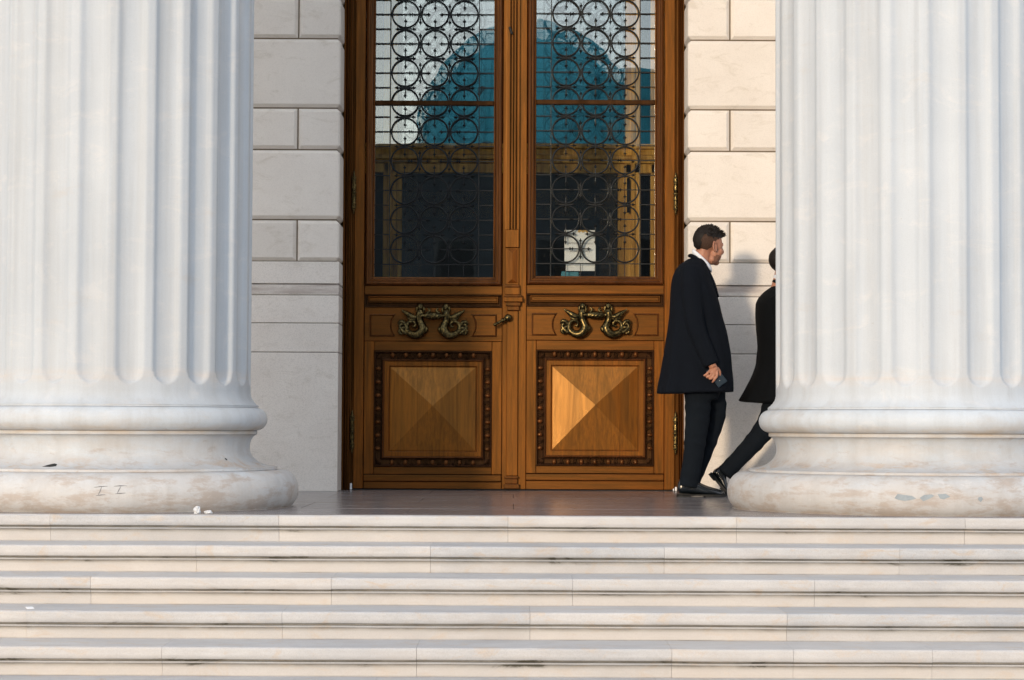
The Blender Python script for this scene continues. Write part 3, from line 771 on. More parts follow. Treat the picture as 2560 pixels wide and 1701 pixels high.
    # carved border
    ez0, ez1 = Z(1165), Z(876.5); e0, e1 = X(-147), X(147)
    cm = frame('egg_moulding', e0, e1, ez0, ez1, Y, [(0, 0.03), (0, -0.006), (0.006, -0.008), (0.008, -0.002), (0.012, 0.004), (0.018, 0.018), (0.045, 0.022), (0.058, 0.012), (0.062, 0.006)], WD, root)
    frame('inner_fillet', e0+0.062, e1-0.062, ez0+0.062, ez1-0.062, Y, [(0, 0.012), (0, 0.002), (0.003, 0.0), (0.006, 0.003), (0.008, 0.014), (0.013, 0.016)], WE, root)
    cxm = (e0+e1)/2; czm = (ez0+ez1)/2; hw = (e1-e0)/2-0.032; hh = (ez1-ez0)/2-0.032
    pitch = 33.8/SD
    for sgn in (-1, 1):
        for i in range(7):
            q = (i-3)*pitch
            place('egg', EGG, None, cm, (cxm+q, Y+0.008, czm+sgn*hh+0.004*sgn))
            place('egg', EGG, None, cm, (cxm+sgn*(hw+0.004), Y+0.008, czm+q*0.985), (0, math.pi/2, 0))
        for i in range(6):
            q = (i-2.5)*pitch
            place('dart', DART, None, cm, (cxm+q, Y+0.010, czm+sgn*hh), (0, 0 if sgn > 0 else math.pi, 0))
            place('dart', DART, None, cm, (cxm+sgn*hw, Y+0.010, czm+q*0.985), (0, math.pi/2*sgn, 0))
        for s2 in (-1, 1):
            ry = {(1, 1): 0, (1, -1): math.pi/2, (-1, -1): math.pi, (-1, 1): -math.pi/2}[(sgn, s2)]
            place('corner_leaf', LEAF, None, cm, (cxm+sgn*hw, Y+0.012, czm+s2*hh), (0, ry, 0))
    # flat border and pyramid panel of three boards
    bz0, bz1 = ez0+0.075, ez1-0.075; b0, b1 = e0+0.075, e1-0.075
    frame('panel_border', b0, b1, bz0, bz1, Y+0.012, [(0, 0.004), (0, 0), (0.030, 0.0), (0.0315, 0.007), (0.036, 0.009), (0.040, 0.004), (0.0425, 0.004)], WV, root)
    q0, q1, r0, r1 = b0+0.0425, b1-0.0425, bz0+0.0425, bz1-0.0425
    ax, az = X(0.0), Z(1013); pk = Y+0.018-0.062
    rp = None
    cuts = [q0, q0+(q1-q0)*0.32, q0+(q1-q0)*0.79, q1]
    for i in range(3):
        bm = bmesh.new()
        vs = [bm.verts.new(p) for p in ((q0, Y+0.016, r0), (q1, Y+0.016, r0), (q1, Y+0.016, r1), (q0, Y+0.016, r1), (ax, pk, az))]
        for k in range(4): bm.faces.new((vs[k], vs[(k+1) % 4], vs[4]))
        for xc, nrm in ((cuts[i]+0.0004, (-1, 0, 0)), (cuts[i+1]-0.0004, (1, 0, 0))):
            bmesh.ops.bisect_plane(bm, geom=bm.verts[:]+bm.edges[:]+bm.faces[:], plane_co=(xc, 0, 0), plane_no=nrm, clear_outer=True)
        if rp is None:
            rp = place('raised_panel', pym('raised_panel', [(q0, Y+0.0185, r0), (q1, Y+0.0185, r0), (q1, Y+0.0185, r1), (q0, Y+0.0185, r1)], [(0, 1, 2, 3)]), WD, root)
            rp.location = -wloc(root); ROOTLOC[rp.name] = Vector((0, 0, 0))
        bm_obj('board', bm, WL, rp)
    # handle and hinges
    place('pull_handle', HANDLE, None, root, (X(0), Y+0.002, Z(791)))
    for py in (485, 1083):
        place('hinge', HINGE, None, root, (xo+side*0.004, Y-0.022, Z(py)+(-dz)))
    # grille
    gr = place('grille', pym('grille', [(0, 0, 0)], []), IRON, root, (cx, Y+0.034, Z(658)))
    bm = bmesh.new(); bbox_bm(bm, gx0-0.005, gx1+0.005, Y+0.030, Y+0.038, Z(660)+0.0, Z(660)+0.0065)
    for i in range(-3, 4):
        xx = cx+i*SP/2; bbox_bm(bm, xx-0.0026, xx+0.0026, Y+0.031, Y+0.037, gz0-0.004, Z(660))
    o = bm_obj('bottom_bar', bm, IRON, gr)
    z8 = Z(621.5); yg = Y+0.034; rows = 14
    hx = LX(150); ux = LX(112)
    for s in (-1, 1):
        box('upright', cx+s*ux-0.003, cx+s*ux+0.003, yg-0.004, yg+0.004, gz0-0.004, gz1+0.004, IRON, gr)
    for i in range(rows):
        zc = z8+i*SP
        if zc+rr > gz1: break
        for c in (-1, 0, 1): place('ring', RING, None, gr, (cx+c*SP, yg, zc))
        for c in (-0.5, 0.5):
            place('spear_bar', SPEAR, None, gr, (cx+c*SP, yg, zc)); place('spear_bar', SPEAR, None, gr, (cx+c*SP, yg, zc), (0, math.pi/2, 0))
        for s in (-1, 1):
            place('side_bar', SIDE, None, gr, (cx+s*hx, yg, zc), (0, 0, math.pi if s > 0 else 0))
            place('short_bar', SHORT, None, gr, (cx+s*hx, yg, zc+SP/2), (0, 0, math.pi if s > 0 else 0))
        for c in (-1, 0, 1):
            place('spear_bar', SPEAR, None, gr, (cx+c*SP, yg, zc+SP/2)); place('spear_bar', SPEAR, None, gr, (cx+c*SP, yg, zc+SP/2), (0, math.pi/2, 0))
    return root
leafL = moulded_leaf(CL, -1, -0.011, 'left oak door leaf in shade, brass pull handle and iron grille over its window')
leafR = moulded_leaf(CR, 1, 0.0, 'right oak door leaf in warm light, a paper notice showing behind its grille')

# astragal with fluted pilaster, fixed to the left leaf
A0 = CL+LX(172.8); A1 = CR-LX(172.8); Y = DD
box('meeting_stile', A0, A1, Y-0.006, Y+0.06, 0.012, ZTOP, WV, leafL, 0.003)
def PX(px): return AX(px, DD, 900)
pzA = AZ(575, DD)
reed = [(1262, 0), (1262, -0.020), (1265, -0.022), (1272, -0.022), (1273, -0.001), (1275, -0.001), (1276.5, -0.022), (1279.5, -0.022), (1280.5, -0.001), (1282.5, -0.001), (1283.5, -0.022), (1286.5, -0.022), (1287.5, -0.001), (1289.5, -0.001), (1291, -0.022), (1296, -0.022), (1296, 0)]
extrude_z('fluted_pilaster', [(PX(x), Y-0.006+y*1.3) for x, y in reed], pzA, ZTOP-0.01, WV, leafL)
box('pilaster_block', PX(1262), PX(1296), Y-0.036, Y, AZ(620, DD), pzA-0.001, WV, leafL, 0.003)
box('pilaster_block', PX(1262), PX(1296), Y-0.026, Y, AZ(713, DD), AZ(621, DD), WV, leafL, 0.003)
za, zb_ = AZ(709, DD), AZ(624, DD); xa, xb = PX(1267), PX(1293); xm = (xa+xb)/2; yb = Y-0.0265
mesh('lozenge', [(xa, yb, za), (xb, yb, za), (xb, yb, zb_), (xa, yb, zb_), (xm, yb-0.018, za+0.03), (xm, yb-0.018, zb_-0.03)], [(0, 1, 4), (1, 2, 5, 4), (2, 3, 5), (3, 0, 4, 5)], WV, leafL)
for (x0, x1, p0, p1, d, m) in ((1260, 1298, 713, 719, 0.040, WE), (1262, 1299, 719.5, 738, 0.036, WV), (1260, 1304, 738.5, 744, 0.048, WE), (1259, 1306, 744.5, 756, 0.056, WV), (1264, 1301, 756.5, 766, 0.044, WE), (1267, 1298, 766.5, 777, 0.034, WE)):
    box('corbel_moulding', PX(x0), PX(x1), Y-d, Y, AZ(p1, DD), AZ(p0, DD), m, leafL, 0.004, 2)
box('lower_pilaster', PX(1266), PX(1295), Y-0.024, Y, AZ(1190, DD), AZ(778, DD), WV, leafL, 0.004)
for (x0, x1, p0, p1, d) in ((1262, 1297, 1190.5, 1197, 0.036), (1264, 1295, 1197.5, 1210, 0.030), (1260, 1299, 1210.5, 1222, 0.040)):
    box('pilaster_foot', PX(x0), PX(x1), Y-d, Y, AZ(p1, DD), AZ(p0, DD), WE, leafL, 0.004, 2)
# lever handle
bm = bmesh.new(); c0 = at(1270, 795, DD-0.05); c1 = at(1234, 814, DD-0.07)
ell_bm(bm, (c0.x, DD-0.055, c0.z), (0.027, 0.022, 0.027), 18, 12)
tube_bm(bm, [(c0.x, DD-0.05, c0.z), (c0.x, DD, c0.z)], [0.018, 0.022], 14)
a = Vector((c0.x-0.02, DD-0.065, c0.z-0.010)); b = Vector((c1.x, DD-0.07, c1.z))
pts = [a.lerp(b, t) for t in (0, .15, .18, .26, .3, .8, .84, .9, .93, 1.0)]
tube_bm(bm, pts, [0.015, 0.014, 0.018, 0.018, 0.0105, 0.010, 0.013, 0.013, 0.009, 0.010], 14)
bm_obj('lever_handle', bm, BRASS, leafL, True)
# small dark metal latch tag on the pilaster
p = at(1277, 77, DD-0.045)
o = box('metal_tag', p.x-0.009, p.x+0.009, DD-0.052, DD-0.036, p.z-0.03, p.z+0.03, IRON, leafL, 0.007, 2); o.rotation_euler = (0, -0.32, 0)

# ------------------------------------------------------------------ inner door behind the glass, hall beyond
DI = 17.0
inner = empty('inner_door', (0.3, DI, 0), 'second glazed oak door inside the hall, sunlit on its right side, seen through the glass', 'inner door')
def IX(px): return AX(px, DI, 400)
def IZ(py): return AZ(py, DI)
for x0, x1 in ((1563, 1602), (1627, 1668), (1268, 1300), (958, 992), (850, 905)):
    box('post', IX(x0), IX(x1), DI, DI+0.10, 0.01, 4.5, WI, inner, 0.008, 2)
    xm = (IX(x0)+IX(x1))/2; box('post_moulding', xm-0.018, xm+0.018, DI-0.02, DI+0.02, 0.02, 4.4, WI, inner, 0.009, 2)
for p0, p1, d in ((360, 372, 0.03), (373, 388, 0.015), (389, 400, 0.04), (401, 408, 0.02), (409, 432, 0.0)):
    box('transom_rail', IX(905), IX(1668), DI-d, DI+0.1, IZ(p1), IZ(p0), WI, inner, 0.005, 2)
box('post', IX(1545), IX(1562), DI+0.01, DI+0.09, 0.01, IZ(433), WI, inner, 0.006)
box('post', IX(993), IX(1005), DI+0.01, DI+0.09, 0.01, IZ(433), WI, inner, 0.006)
box('bottom_panel', IX(905), IX(1668), DI+0.005, DI+0.08, 0.01, IZ(720), WI, inner, 0.004)
bm = bmesh.new(); pz = AZ(560, DI)
tube_bm(bm, [(IX(1570), DI-0.045, IZ(532)), (IX(1570), DI-0.045, IZ(446))], 0.012, 10)
for py in (526, 452): tube_bm(bm, [(IX(1570), DI-0.045, IZ(py)), (IX(1570), DI, IZ(py))], 0.008, 8)
bm_obj('pull_bar', bm, IRON, inner, True)
for x0, x1, z0, z1 in ((1005, 1268, 0.2, IZ(433)), (1300, 1545, 0.2, IZ(433)), (992, 1268, IZ(360), 4.4), (1300, 1563, IZ(360), 4.4), (1602, 1627, IZ(432)-1.0, IZ(434)), (1602, 1627, IZ(360), 4.4)):
    box('glass_pane', IX(x0)+0.002, IX(x1)-0.002, DI+0.04, DI+0.043, z0, z1, INGLASS, inner)
g2 = place('grille', pym('grille_i', [(0, 0, 0)], []), IRON, inner, (0, DI+0.02, 2.6))
for gx in (CL*1.02-0.0, CR*1.02-0.04):
    for s in (-1, 1): box('upright', gx+s*LX(112)-0.003, gx+s*LX(112)+0.003, DI+0.014, DI+0.022, IZ(360), 4.4, IRON, g2)
    for i in range(9):
        zc = IZ(360)+0.14+i*SP
        for c in (-1, 0, 1):
            place('ring', RING, None, g2, (gx+c*SP, DI+0.018, zc))
            place('spear_bar', SPEAR, None, g2, (gx+c*SP, DI+0.018, zc+SP/2)); place('spear_bar', SPEAR, None, g2, (gx+c*SP, DI+0.018, zc+SP/2), (0, math.pi/2, 0))
        for c in (-0.5, 0.5):
            place('spear_bar', SPEAR, None, g2, (gx+c*SP, DI+0.018, zc)); place('spear_bar', SPEAR, None, g2, (gx+c*SP, DI+0.018, zc), (0, math.pi/2, 0))
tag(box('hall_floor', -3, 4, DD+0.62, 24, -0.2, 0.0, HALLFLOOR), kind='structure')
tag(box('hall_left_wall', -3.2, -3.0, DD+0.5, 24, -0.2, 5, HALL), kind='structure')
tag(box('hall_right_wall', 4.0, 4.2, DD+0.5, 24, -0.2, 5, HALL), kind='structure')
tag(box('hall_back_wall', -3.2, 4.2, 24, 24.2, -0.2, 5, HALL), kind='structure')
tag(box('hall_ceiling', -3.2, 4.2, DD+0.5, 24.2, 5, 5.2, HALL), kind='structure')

# notice behind the right glass
DN = DD+0.075
po = empty('paper_notice', (AX(1450, DN), DN, 2.0), 'white paper notice with faint printing taped behind the right grille', 'notice')
x0, x1 = AX(1410, DN), AX(1488, DN)
mesh('sheet', [(x0, DN, AZ(657, DN)), (x1, DN, AZ(657, DN)), (x1, DN+0.002, AZ(575, DN)), (x0, DN+0.002, AZ(575, DN)), (x0, DN+0.001, AZ(657, DN)), (x1, DN+0.001, AZ(657, DN)), (x1, DN+0.003, AZ(575, DN)), (x0, DN+0.003, AZ(575, DN))],
     [(0, 1, 2, 3), (7, 6, 5, 4), (0, 4, 5, 1), (3, 2, 6, 7), (0, 3, 7, 4), (1, 5, 6, 2)], PAPER, po)
box('lower_sheet', x0+0.008, x1-0.002, DN-0.001, DN+0.001, AZ(677, DN), AZ(660, DN), PAPER, po)
def text(s, px, py, size, mat, parent, D):
    cu = bpy.data.curves.new('lettering', 'FONT'); cu.body = s; cu.size = size; cu.align_x = 'CENTER'; cu.extrude = 0.0003; cu.materials.append(mat)
    tmp = bpy.data.objects.new('tmp', cu); me = bpy.data.meshes.new_from_object(tmp); bpy.data.objects.remove(tmp); o = bpy.data.objects.new('lettering', me); C.objects.link(o); o.parent = parent
    p = at(px, py, D); o.location = p - wloc(parent); o.rotation_euler = (math.pi/2, 0, 0); ROOTLOC[o.name] = p
    return o
text('SĂPTĂMÂNA  ENESCU', 1450, 611, 0.018, INK, po, DN-0.0012)
text('INTRAREA  TICHETE', 1450, 631, 0.016, INK, po, DN-0.0012)
text('* * *', 1452, 655, 0.012, INK, po, DN-0.0012)
for q in range(5): box('gold_ornament', AX(1444+5*q, DN), AX(1449+5*q, DN)-0.001, DN-0.0016, DN-0.0006, AZ(581-2*(q % 2), DN), AZ(575, DN), GOLDFOIL, po)
p0 = at(1402, 690, DN+0.04)
tag(box('blue_box', AX(1402, DN+0.05), AX(1446, DN+0.05), DN+0.03, DN+0.10, AZ(700, DN), AZ(679, DN+0.05), BLUEBOX, None, 0.004), 'small blue box standing below the paper notice behind the right window', 'box')
tag(box('window_ledge', AX(1330, DN), AX(1650, DN), DN+0.002, DN+0.12, AZ(712, DN), AZ(700, DN)-0.001, WI, None, 0.002), 'narrow oak ledge behind the bottom of the right window', 'ledge')

# ------------------------------------------------------------------ people
def ring_pts(c, rx, ry, n, e=2.0, tilt=0.0):
    out = []
    for k in range(n):
        t = 2*math.pi*k/n; ct, st = math.cos(t), math.sin(t)
        x = rx*math.copysign(abs(ct)**(2/e), ct); y = ry*math.copysign(abs(st)**(2/e), st)
        out.append(Vector((c[0]+x, c[1]+y, c[2]+x*tilt)))
    return out
def loft_bm(bm, rows, n=28):
    """rows = [(cx, cy, z, rx, ry, exponent, tilt)]; closed solid"""
    rings = [[bm.verts.new(p) for p in ring_pts(r[:3], r[3], r[4], n, r[5] if len(r) > 5 else 2.2, r[6] if len(r) > 6 else 0)] for r in rows]
    for a, b in zip(rings, rings[1:]):
        for k in range(n): bm.faces.new((a[k], a[(k+1) % n], b[(k+1) % n], b[k]))
    bm.faces.new(rings[0]); bm.faces.new(rings[-1])
def coat_rows(sil, D, cy, prof_y, fold, seed, step=14):
    """silhouette rows (py, xl, xr) -> loft rows with soft vertical folds"""
    ys = np.arange(sil[0][0], sil[-1][0]+0.1, step); xl = np.interp(ys, [s[0] for s in sil], [s[1] for s in sil]); xr = np.interp(ys, [s[0] for s in sil], [s[2] for s in sil])
    th = np.interp(ys, [p[0] for p in prof_y], [p[1] for p in prof_y])
    rows = []
    for y, a, b, t_ in zip(ys, xl, xr, th):
        pa = at(a, y, D); pb = at(b, y, D); rows.append(((pa.x+pb.x)/2, D+cy, (pa.z+pb.z)/2, (pb.x-pa.x)/2, t_))
    return rows
def coat_mesh(name, rows, mat, parent, fold=0.012, seed=0, extra=None, voxel=0.011, hem_tilt=0.0, exp=2.3):
    bm = bmesh.new(); n = 72; rings = []
    for i, (cx, cy, z, rx, ry) in enumerate(rows):
        w = (i/(len(rows)-1))**1.6; ring = []
        for k, p in enumerate(ring_pts((cx, cy, z), rx, ry, n, exp, hem_tilt*w)):
            a = 2*math.pi*k/n; s = fold*w*(math.sin(5*a+seed)+0.6*math.sin(9*a+2*seed+z*3)) * (1-abs(math.cos(a))**4)
            d = Vector((math.cos(a), math.sin(a), 0)); ring.append(bm.verts.new(p+d*(s+0.004*mnoise.noise(p*9)+0.008*mnoise.noise(p*4)*(1-abs(math.cos(a))**6))))
        rings.append(ring)
    for a, b in zip(rings, rings[1:]):
        for k in range(n): bm.faces.new((a[k], a[(k+1) % n], b[(k+1) % n], b[k]))
    bm.faces.new(rings[0]); bm.faces.new(rings[-1])
    if extra: extra(bm)
    fixn(bm); o = bm_obj(name, bm, mat, parent, True); remesh(o, voxel, 3)
    return o
def leg_tube(bm, pts, rads, m=6, n=20):
    P_ = spline(pts, m); r_ = interp(rads, m)
    r_ = [r*(1+0.03*math.sin(i*1.9)+0.02*math.sin(i*3.7)) for i, r in enumerate(r_)]
    tube_bm(bm, P_, r_, n)
def shoe_bm(bm, heel, yaw, L=0.30, pitch=0.0, fat=1.0):
    """upper of a lace-up shoe, heel at the given point on the floor, toe along +x"""
    M = Matrix.Translation(heel) @ Matrix.Rotation(yaw, 4, 'Z') @ Matrix.Rotation(pitch, 4, 'Y')
    k = L/0.30
    rows = [(0.000, 0.022, 0.045, 0.072), (0.012, 0.034, 0.022, 0.105), (0.04, 0.038, 0.020, 0.118), (0.08, 0.038, 0.020, 0.112), (0.115, 0.038, 0.019, 0.094), (0.15, 0.042, 0.016, 0.075),
            (0.19, 0.047, 0.012, 0.060), (0.23, 0.046, 0.010, 0.050), (0.265, 0.038, 0.010, 0.042), (0.288, 0.026, 0.011, 0.034), (0.300, 0.012, 0.014, 0.026)]
    rg = []
    rows = [(x, w*fat, z0*fat, z1*fat) for x, w, z0, z1 in rows]
    for x, w, z0, z1 in rows:
        rg.append([bm.verts.new(M @ Vector((x*k, w*k*math.cos(t)*(1.0 if math.sin(t) < 0 else 0.9), (z0+z1)/2*k+(z1-z0)/2*k*math.sin(t)))) for t in [2*math.pi*q/18 for q in range(18)]])
    for a, b in zip(rg, rg[1:]):
        for q in range(18): bm.faces.new((a[q], a[(q+1) % 18], b[(q+1) % 18], b[q]))
    bm.faces.new(rg[0]); bm.faces.new(rg[-1])
    return M, k
def sole_bm(bm, M, k):
    xs = [(0.0, 0.026), (0.03, 0.036), (0.08, 0.036), (0.12, 0.034), (0.18, 0.046), (0.23, 0.048), (0.27, 0.039), (0.295, 0.024), (0.306, 0.010)]
    for z0, z1, sub in ((0.008, 0.018, xs), (0.0, 0.0085, xs[4:]), (-0.002, 0.0245, xs[:3])):
        top = [(x*k, w*k) for x, w in sub]; out = top + [(x, -w) for x, w in top[::-1]]
        if sub is xs[:3] or len(sub) == 3: z0, z1 = 0.0, 0.022
        lo = [bm.verts.new(M @ Vector((x, y, z0*k + (0.010*k if (len(sub) == 9) else 0)*0))) for x, y in out]; hi = [bm.verts.new(M @ Vector((x, y, z1*k))) for x, y in out]
        for i in range(len(out)):
            j = (i+1) % len(out); bm.faces.new((lo[i], lo[j], hi[j], hi[i]))
        bm.faces.new(lo[::-1]); bm.faces.new(hi)
def head_bm(bm, H):
    """H: matrix, origin at the ear hole, x forward, z up"""
    E = lambda c, r: ell_bm(bm, (0, 0, 0), (1, 1, 1), 20, 14) if False else bmesh.ops.create_uvsphere(bm, u_segments=22, v_segments=14, radius=1.0, matrix=H @ Matrix.Translation(c) @ Matrix.Diagonal((r[0], r[1], r[2], 1)))
    E((-0.008, 0, 0.050), (0.098, 0.074, 0.083)); E((0.040, 0, 0.020), (0.056, 0.062, 0.075)); E((0.046, 0, -0.035), (0.050, 0.056, 0.062))
    E((0.034, 0, -0.072), (0.044, 0.045, 0.034)); E((0.063, 0, -0.090), (0.020, 0.024, 0.018)); E((0.084, 0, -0.054), (0.012, 0.024, 0.009)); E((0.081, 0, -0.066), (0.011, 0.020, 0.008))
    for s in (-1, 1):
        E((0.080, s*0.024, 0.024), (0.015, 0.026, 0.009)); E((0.066, s*0.040, -0.022), (0.024, 0.018, 0.022))
        E((0.100, s*0.010, -0.028), (0.010, 0.009, 0.008))
        ring = [H @ Vector((0.004+0.016*math.cos(a)-0.004*math.sin(a), s*(0.082-0.009*math.cos(a)), 0.002+0.031*math.sin(a))) for a in [2*math.pi*i/14 for i in range(14)]]
        tube_bm(bm, ring+[ring[0], ring[1]], 0.0062, 8); E((0.006, s*0.072, 0.0), (0.013, 0.008, 0.025))
    tube_bm(bm, [H @ Vector(p) for p in ((0.088, 0, 0.022), (0.098, 0, 0.004), (0.108, 0, -0.014), (0.109, 0, -0.026))], [0.008, 0.009, 0.011, 0.010], 10)
def tuft_bm(bm, H, n, box_, ln, r, seed):
    rg = random.Random(seed)
    for _ in range(n):
        th = rg.uniform(*box_[0]); ph = rg.uniform(*box_[1])
        c = Vector((-0.006, 0, 0.052)); d = Vector((math.cos(ph)*math.cos(th), math.cos(ph)*math.sin(th), math.sin(ph)))
        p = c + Vector((d.x*0.103, d.y*0.079, d.z*0.090)); q = p + Vector((d.x, d.y, d.z))*ln*rg.uniform(0.5, 1.1)+Vector((rg.uniform(0.2, 1)*ln, rg.uniform(-0.5, 0.5)*ln, rg.uniform(-0.3, 0.4)*ln))
        tube_bm(bm, [H @ (p-d*0.006), H @ ((p+q)/2+d*0.002), H @ q], [r, r*0.8, r*0.15], 4)

# ---- first man: profile, walking to the right, phone in his right hand
D1 = 14.0
man = empty('person', (at(1745, 1243, D1).x, D1, 0.003), 'man in a long navy coat and white collar walking past the door, phone in hand', 'person')
ear = at(1771.5, 620, D1); HM = Matrix.Translation((ear.x, D1, ear.z)) @ Matrix.Rotation(R(22), 4, 'Z') @ Matrix.Rotation(R(4), 4, 'Y') @ Matrix.Diagonal((0.98, 1.0, 1.03, 1))
def P1(px, py, dy=0.0): q = at(px, py, D1); return Vector((q.x, D1+dy, q.z))
bm = bmesh.new(); head_bm(bm, HM)
tube_bm(bm, [P1(1762, 616), P1(1755, 645), P1(1746, 675), P1(1740, 700)], [0.052, 0.054, 0.060, 0.08], 20)
loft_bm(bm, [(P1(1740, 700).x, D1, P1(1740, 690).z, 0.06, 0.10), (P1(1735, 730).x, D1, P1(1735, 730).z, 0.10, 0.15), (P1(1738, 800).x, D1, P1(1738, 800).z, 0.11, 0.14), (P1(1745, 900).x, D1, P1(1745, 900).z, 0.10, 0.13), (P1(1752, 985).x, D1, P1(1752, 985).z, 0.09, 0.12)])
tube_bm(bm, [P1(1722, 690, -0.165), P1(1724, 760, -0.215), P1(1728, 800, -0.235), P1(1742, 850, -0.245), P1(1764, 902, -0.255), P1(1774, 922, -0.26)], [0.035, 0.035, 0.035, 0.033, 0.028, 0.026], 14)
tube_bm(bm, [P1(1722, 690, 0.165), P1(1740, 800, 0.225), P1(1768, 890, 0.235), P1(1786, 940, 0.24)], [0.035, 0.033, 0.028, 0.022], 14)
tube_bm(bm, [P1(1742, 975, -0.085), P1(1741, 1040, -0.09), P1(1729, 1150, -0.09), P1(1722, 1196, -0.09)], [0.06, 0.055, 0.042, 0.030], 14)
tube_bm(bm, [P1(1780, 975, 0.085), P1(1786, 1030, 0.09), P1(1752, 1150, 0.09), P1(1735, 1192, 0.09)], [0.06, 0.055, 0.042, 0.035], 14)
# right hand: palm, four fingers, thumb
HY = -0.262
ell_bm(bm, P1(1775, 925, HY), (0.026, 0.015, 0.034), 16, 10)
for pts, rad in (([(1768, 927), (1760, 935), (1755, 940), (1750, 942)], 0.0088), ([(1773, 931), (1768, 940), (1761, 945), (1756, 946)], 0.0090),
                 ([(1778, 932), (1774, 942), (1768, 949), (1763, 950)], 0.0088), ([(1783, 929), (1783, 942), (1776, 952), (1771, 959)], 0.0082)):
    tube_bm(bm, spline([P1(x, y, HY-0.008*math.sin(i*1.1)) for i, (x, y) in enumerate(pts)], 4), interp([rad, rad, rad*0.95, rad*0.72], 4), 10)
tube_bm(bm, spline([P1(1783, 922, HY+0.012), P1(1790, 932, HY+0.020), P1(1791, 943, HY+0.024)], 4), interp([0.011, 0.010, 0.008], 4), 10)
# left hand hanging on the far side
ell_bm(bm, P1(1788, 948, 0.245), (0.022, 0.014, 0.036), 12, 8)
for q in range(4): tube_bm(bm, [P1(1782+q*4, 955, 0.245), P1(1783+q*4, 968, 0.25), P1(1781+q*4, 978-abs(q-1.5), 0.245)], [0.009, 0.0085, 0.006], 8)
tube_bm(bm, [P1(1797, 945, 0.24), P1(1801, 956, 0.235), P1(1800, 964, 0.235)], [0.010, 0.009, 0.007], 8)
fixn(bm); o = bm_obj('body', bm, SKIN, man, True); remesh(o, 0.0042, 2, 0.4)
# coat with right sleeve and lapel edge
sil = [(647, 1722, 1757), (656, 1706, 1763), (668, 1693, 1768), (684, 1684, 1773), (705, 1679, 1780), (725, 1677, 1787), (763, 1675, 1799), (791, 1674, 1806), (832, 1668, 1816), (879, 1660, 1826), (907, 1655, 1829), (949, 1647, 1833), (986, 1640, 1833)]
thick = [(647, 0.07), (656, 0.13), (668, 0.19), (684, 0.225), (725, 0.235), (800, 0.22), (880, 0.225), (986, 0.25)]
rows = coat_rows(sil, D1, 0.0, thick, 0, 0)
def sleeves1(bm):
    tube_bm(bm, spline([P1(1722, 676, -0.165), P1(1722, 715, -0.205), P1(1728, 800, -0.235), P1(1742, 850, -0.245), P1(1764, 902, -0.255), P1(1770, 916, -0.26)], 6), interp([0.06, 0.066, 0.062, 0.056, 0.052, 0.051], 6), 20)
    tube_bm(bm, spline([P1(1722, 676, 0.165), P1(1724, 715, 0.20), P1(1740, 800, 0.23), P1(1768, 890, 0.235), P1(1780, 930, 0.24)], 6), interp([0.06, 0.066, 0.06, 0.055, 0.052], 6), 20)
o = coat_mesh('coat', rows, COAT, man, 0.017, 0.8, sleeves1, 0.0095, 0.03, 2.25)
# coat collar and turned lapel
bm = bmesh.new(); tube_bm(bm, spline([P1(1727, 641, -0.02), P1(1735, 646, -0.065), P1(1750, 660, -0.085), P1(1766, 680, -0.080), P1(1782, 712, -0.07), P1(1794, 745, -0.06)], 6), interp([0.010, 0.014, 0.014, 0.014, 0.012, 0.006], 6), 10, flat=2.0)
tube_bm(bm, spline([P1(1727, 641, 0.02), P1(1738, 644, 0.065), P1(1755, 658, 0.085), P1(1770, 680, 0.07)], 6), interp([0.010, 0.014, 0.014, 0.012], 6), 10)
tube_bm(bm, spline([P1(1727, 640, -0.03), P1(1724, 640, 0), P1(1727, 640, 0.03)], 4), 0.012, 10)
bm_obj('coat_collar', bm, COAT, man, True)
# shirt collar: a tilted band round the neck
def band(name, c0, c1, r0, r1, ry, z_h, mat, parent, D, tilt):
    V = []; Fc = []; n = 36
    for k in range(n):
        a = 2*math.pi*k/n; x = math.cos(a); y = math.sin(a)
        for (r, dz) in ((r0, -z_h/2), (r0+0.003, 0), (r1, z_h/2), (r1-0.004, z_h/2), (r0-0.005, -z_h/2)):
            V.append((c0.x+x*r, D+y*r*ry, c0.z+dz-(x*tilt)*r))
    for k in range(n):
        for q in range(5):
            q2 = (q+1) % 5; k2 = (k+1) % n; Fc.append((5*k+q, 5*k+q2, 5*k2+q2, 5*k2+q))
    return mesh(name, V, Fc, mat, parent, True)
band('shirt_collar', P1(1755, 652), None, 0.064, 0.060, 1.02, 0.040, SHIRT, man, D1, 0.95)
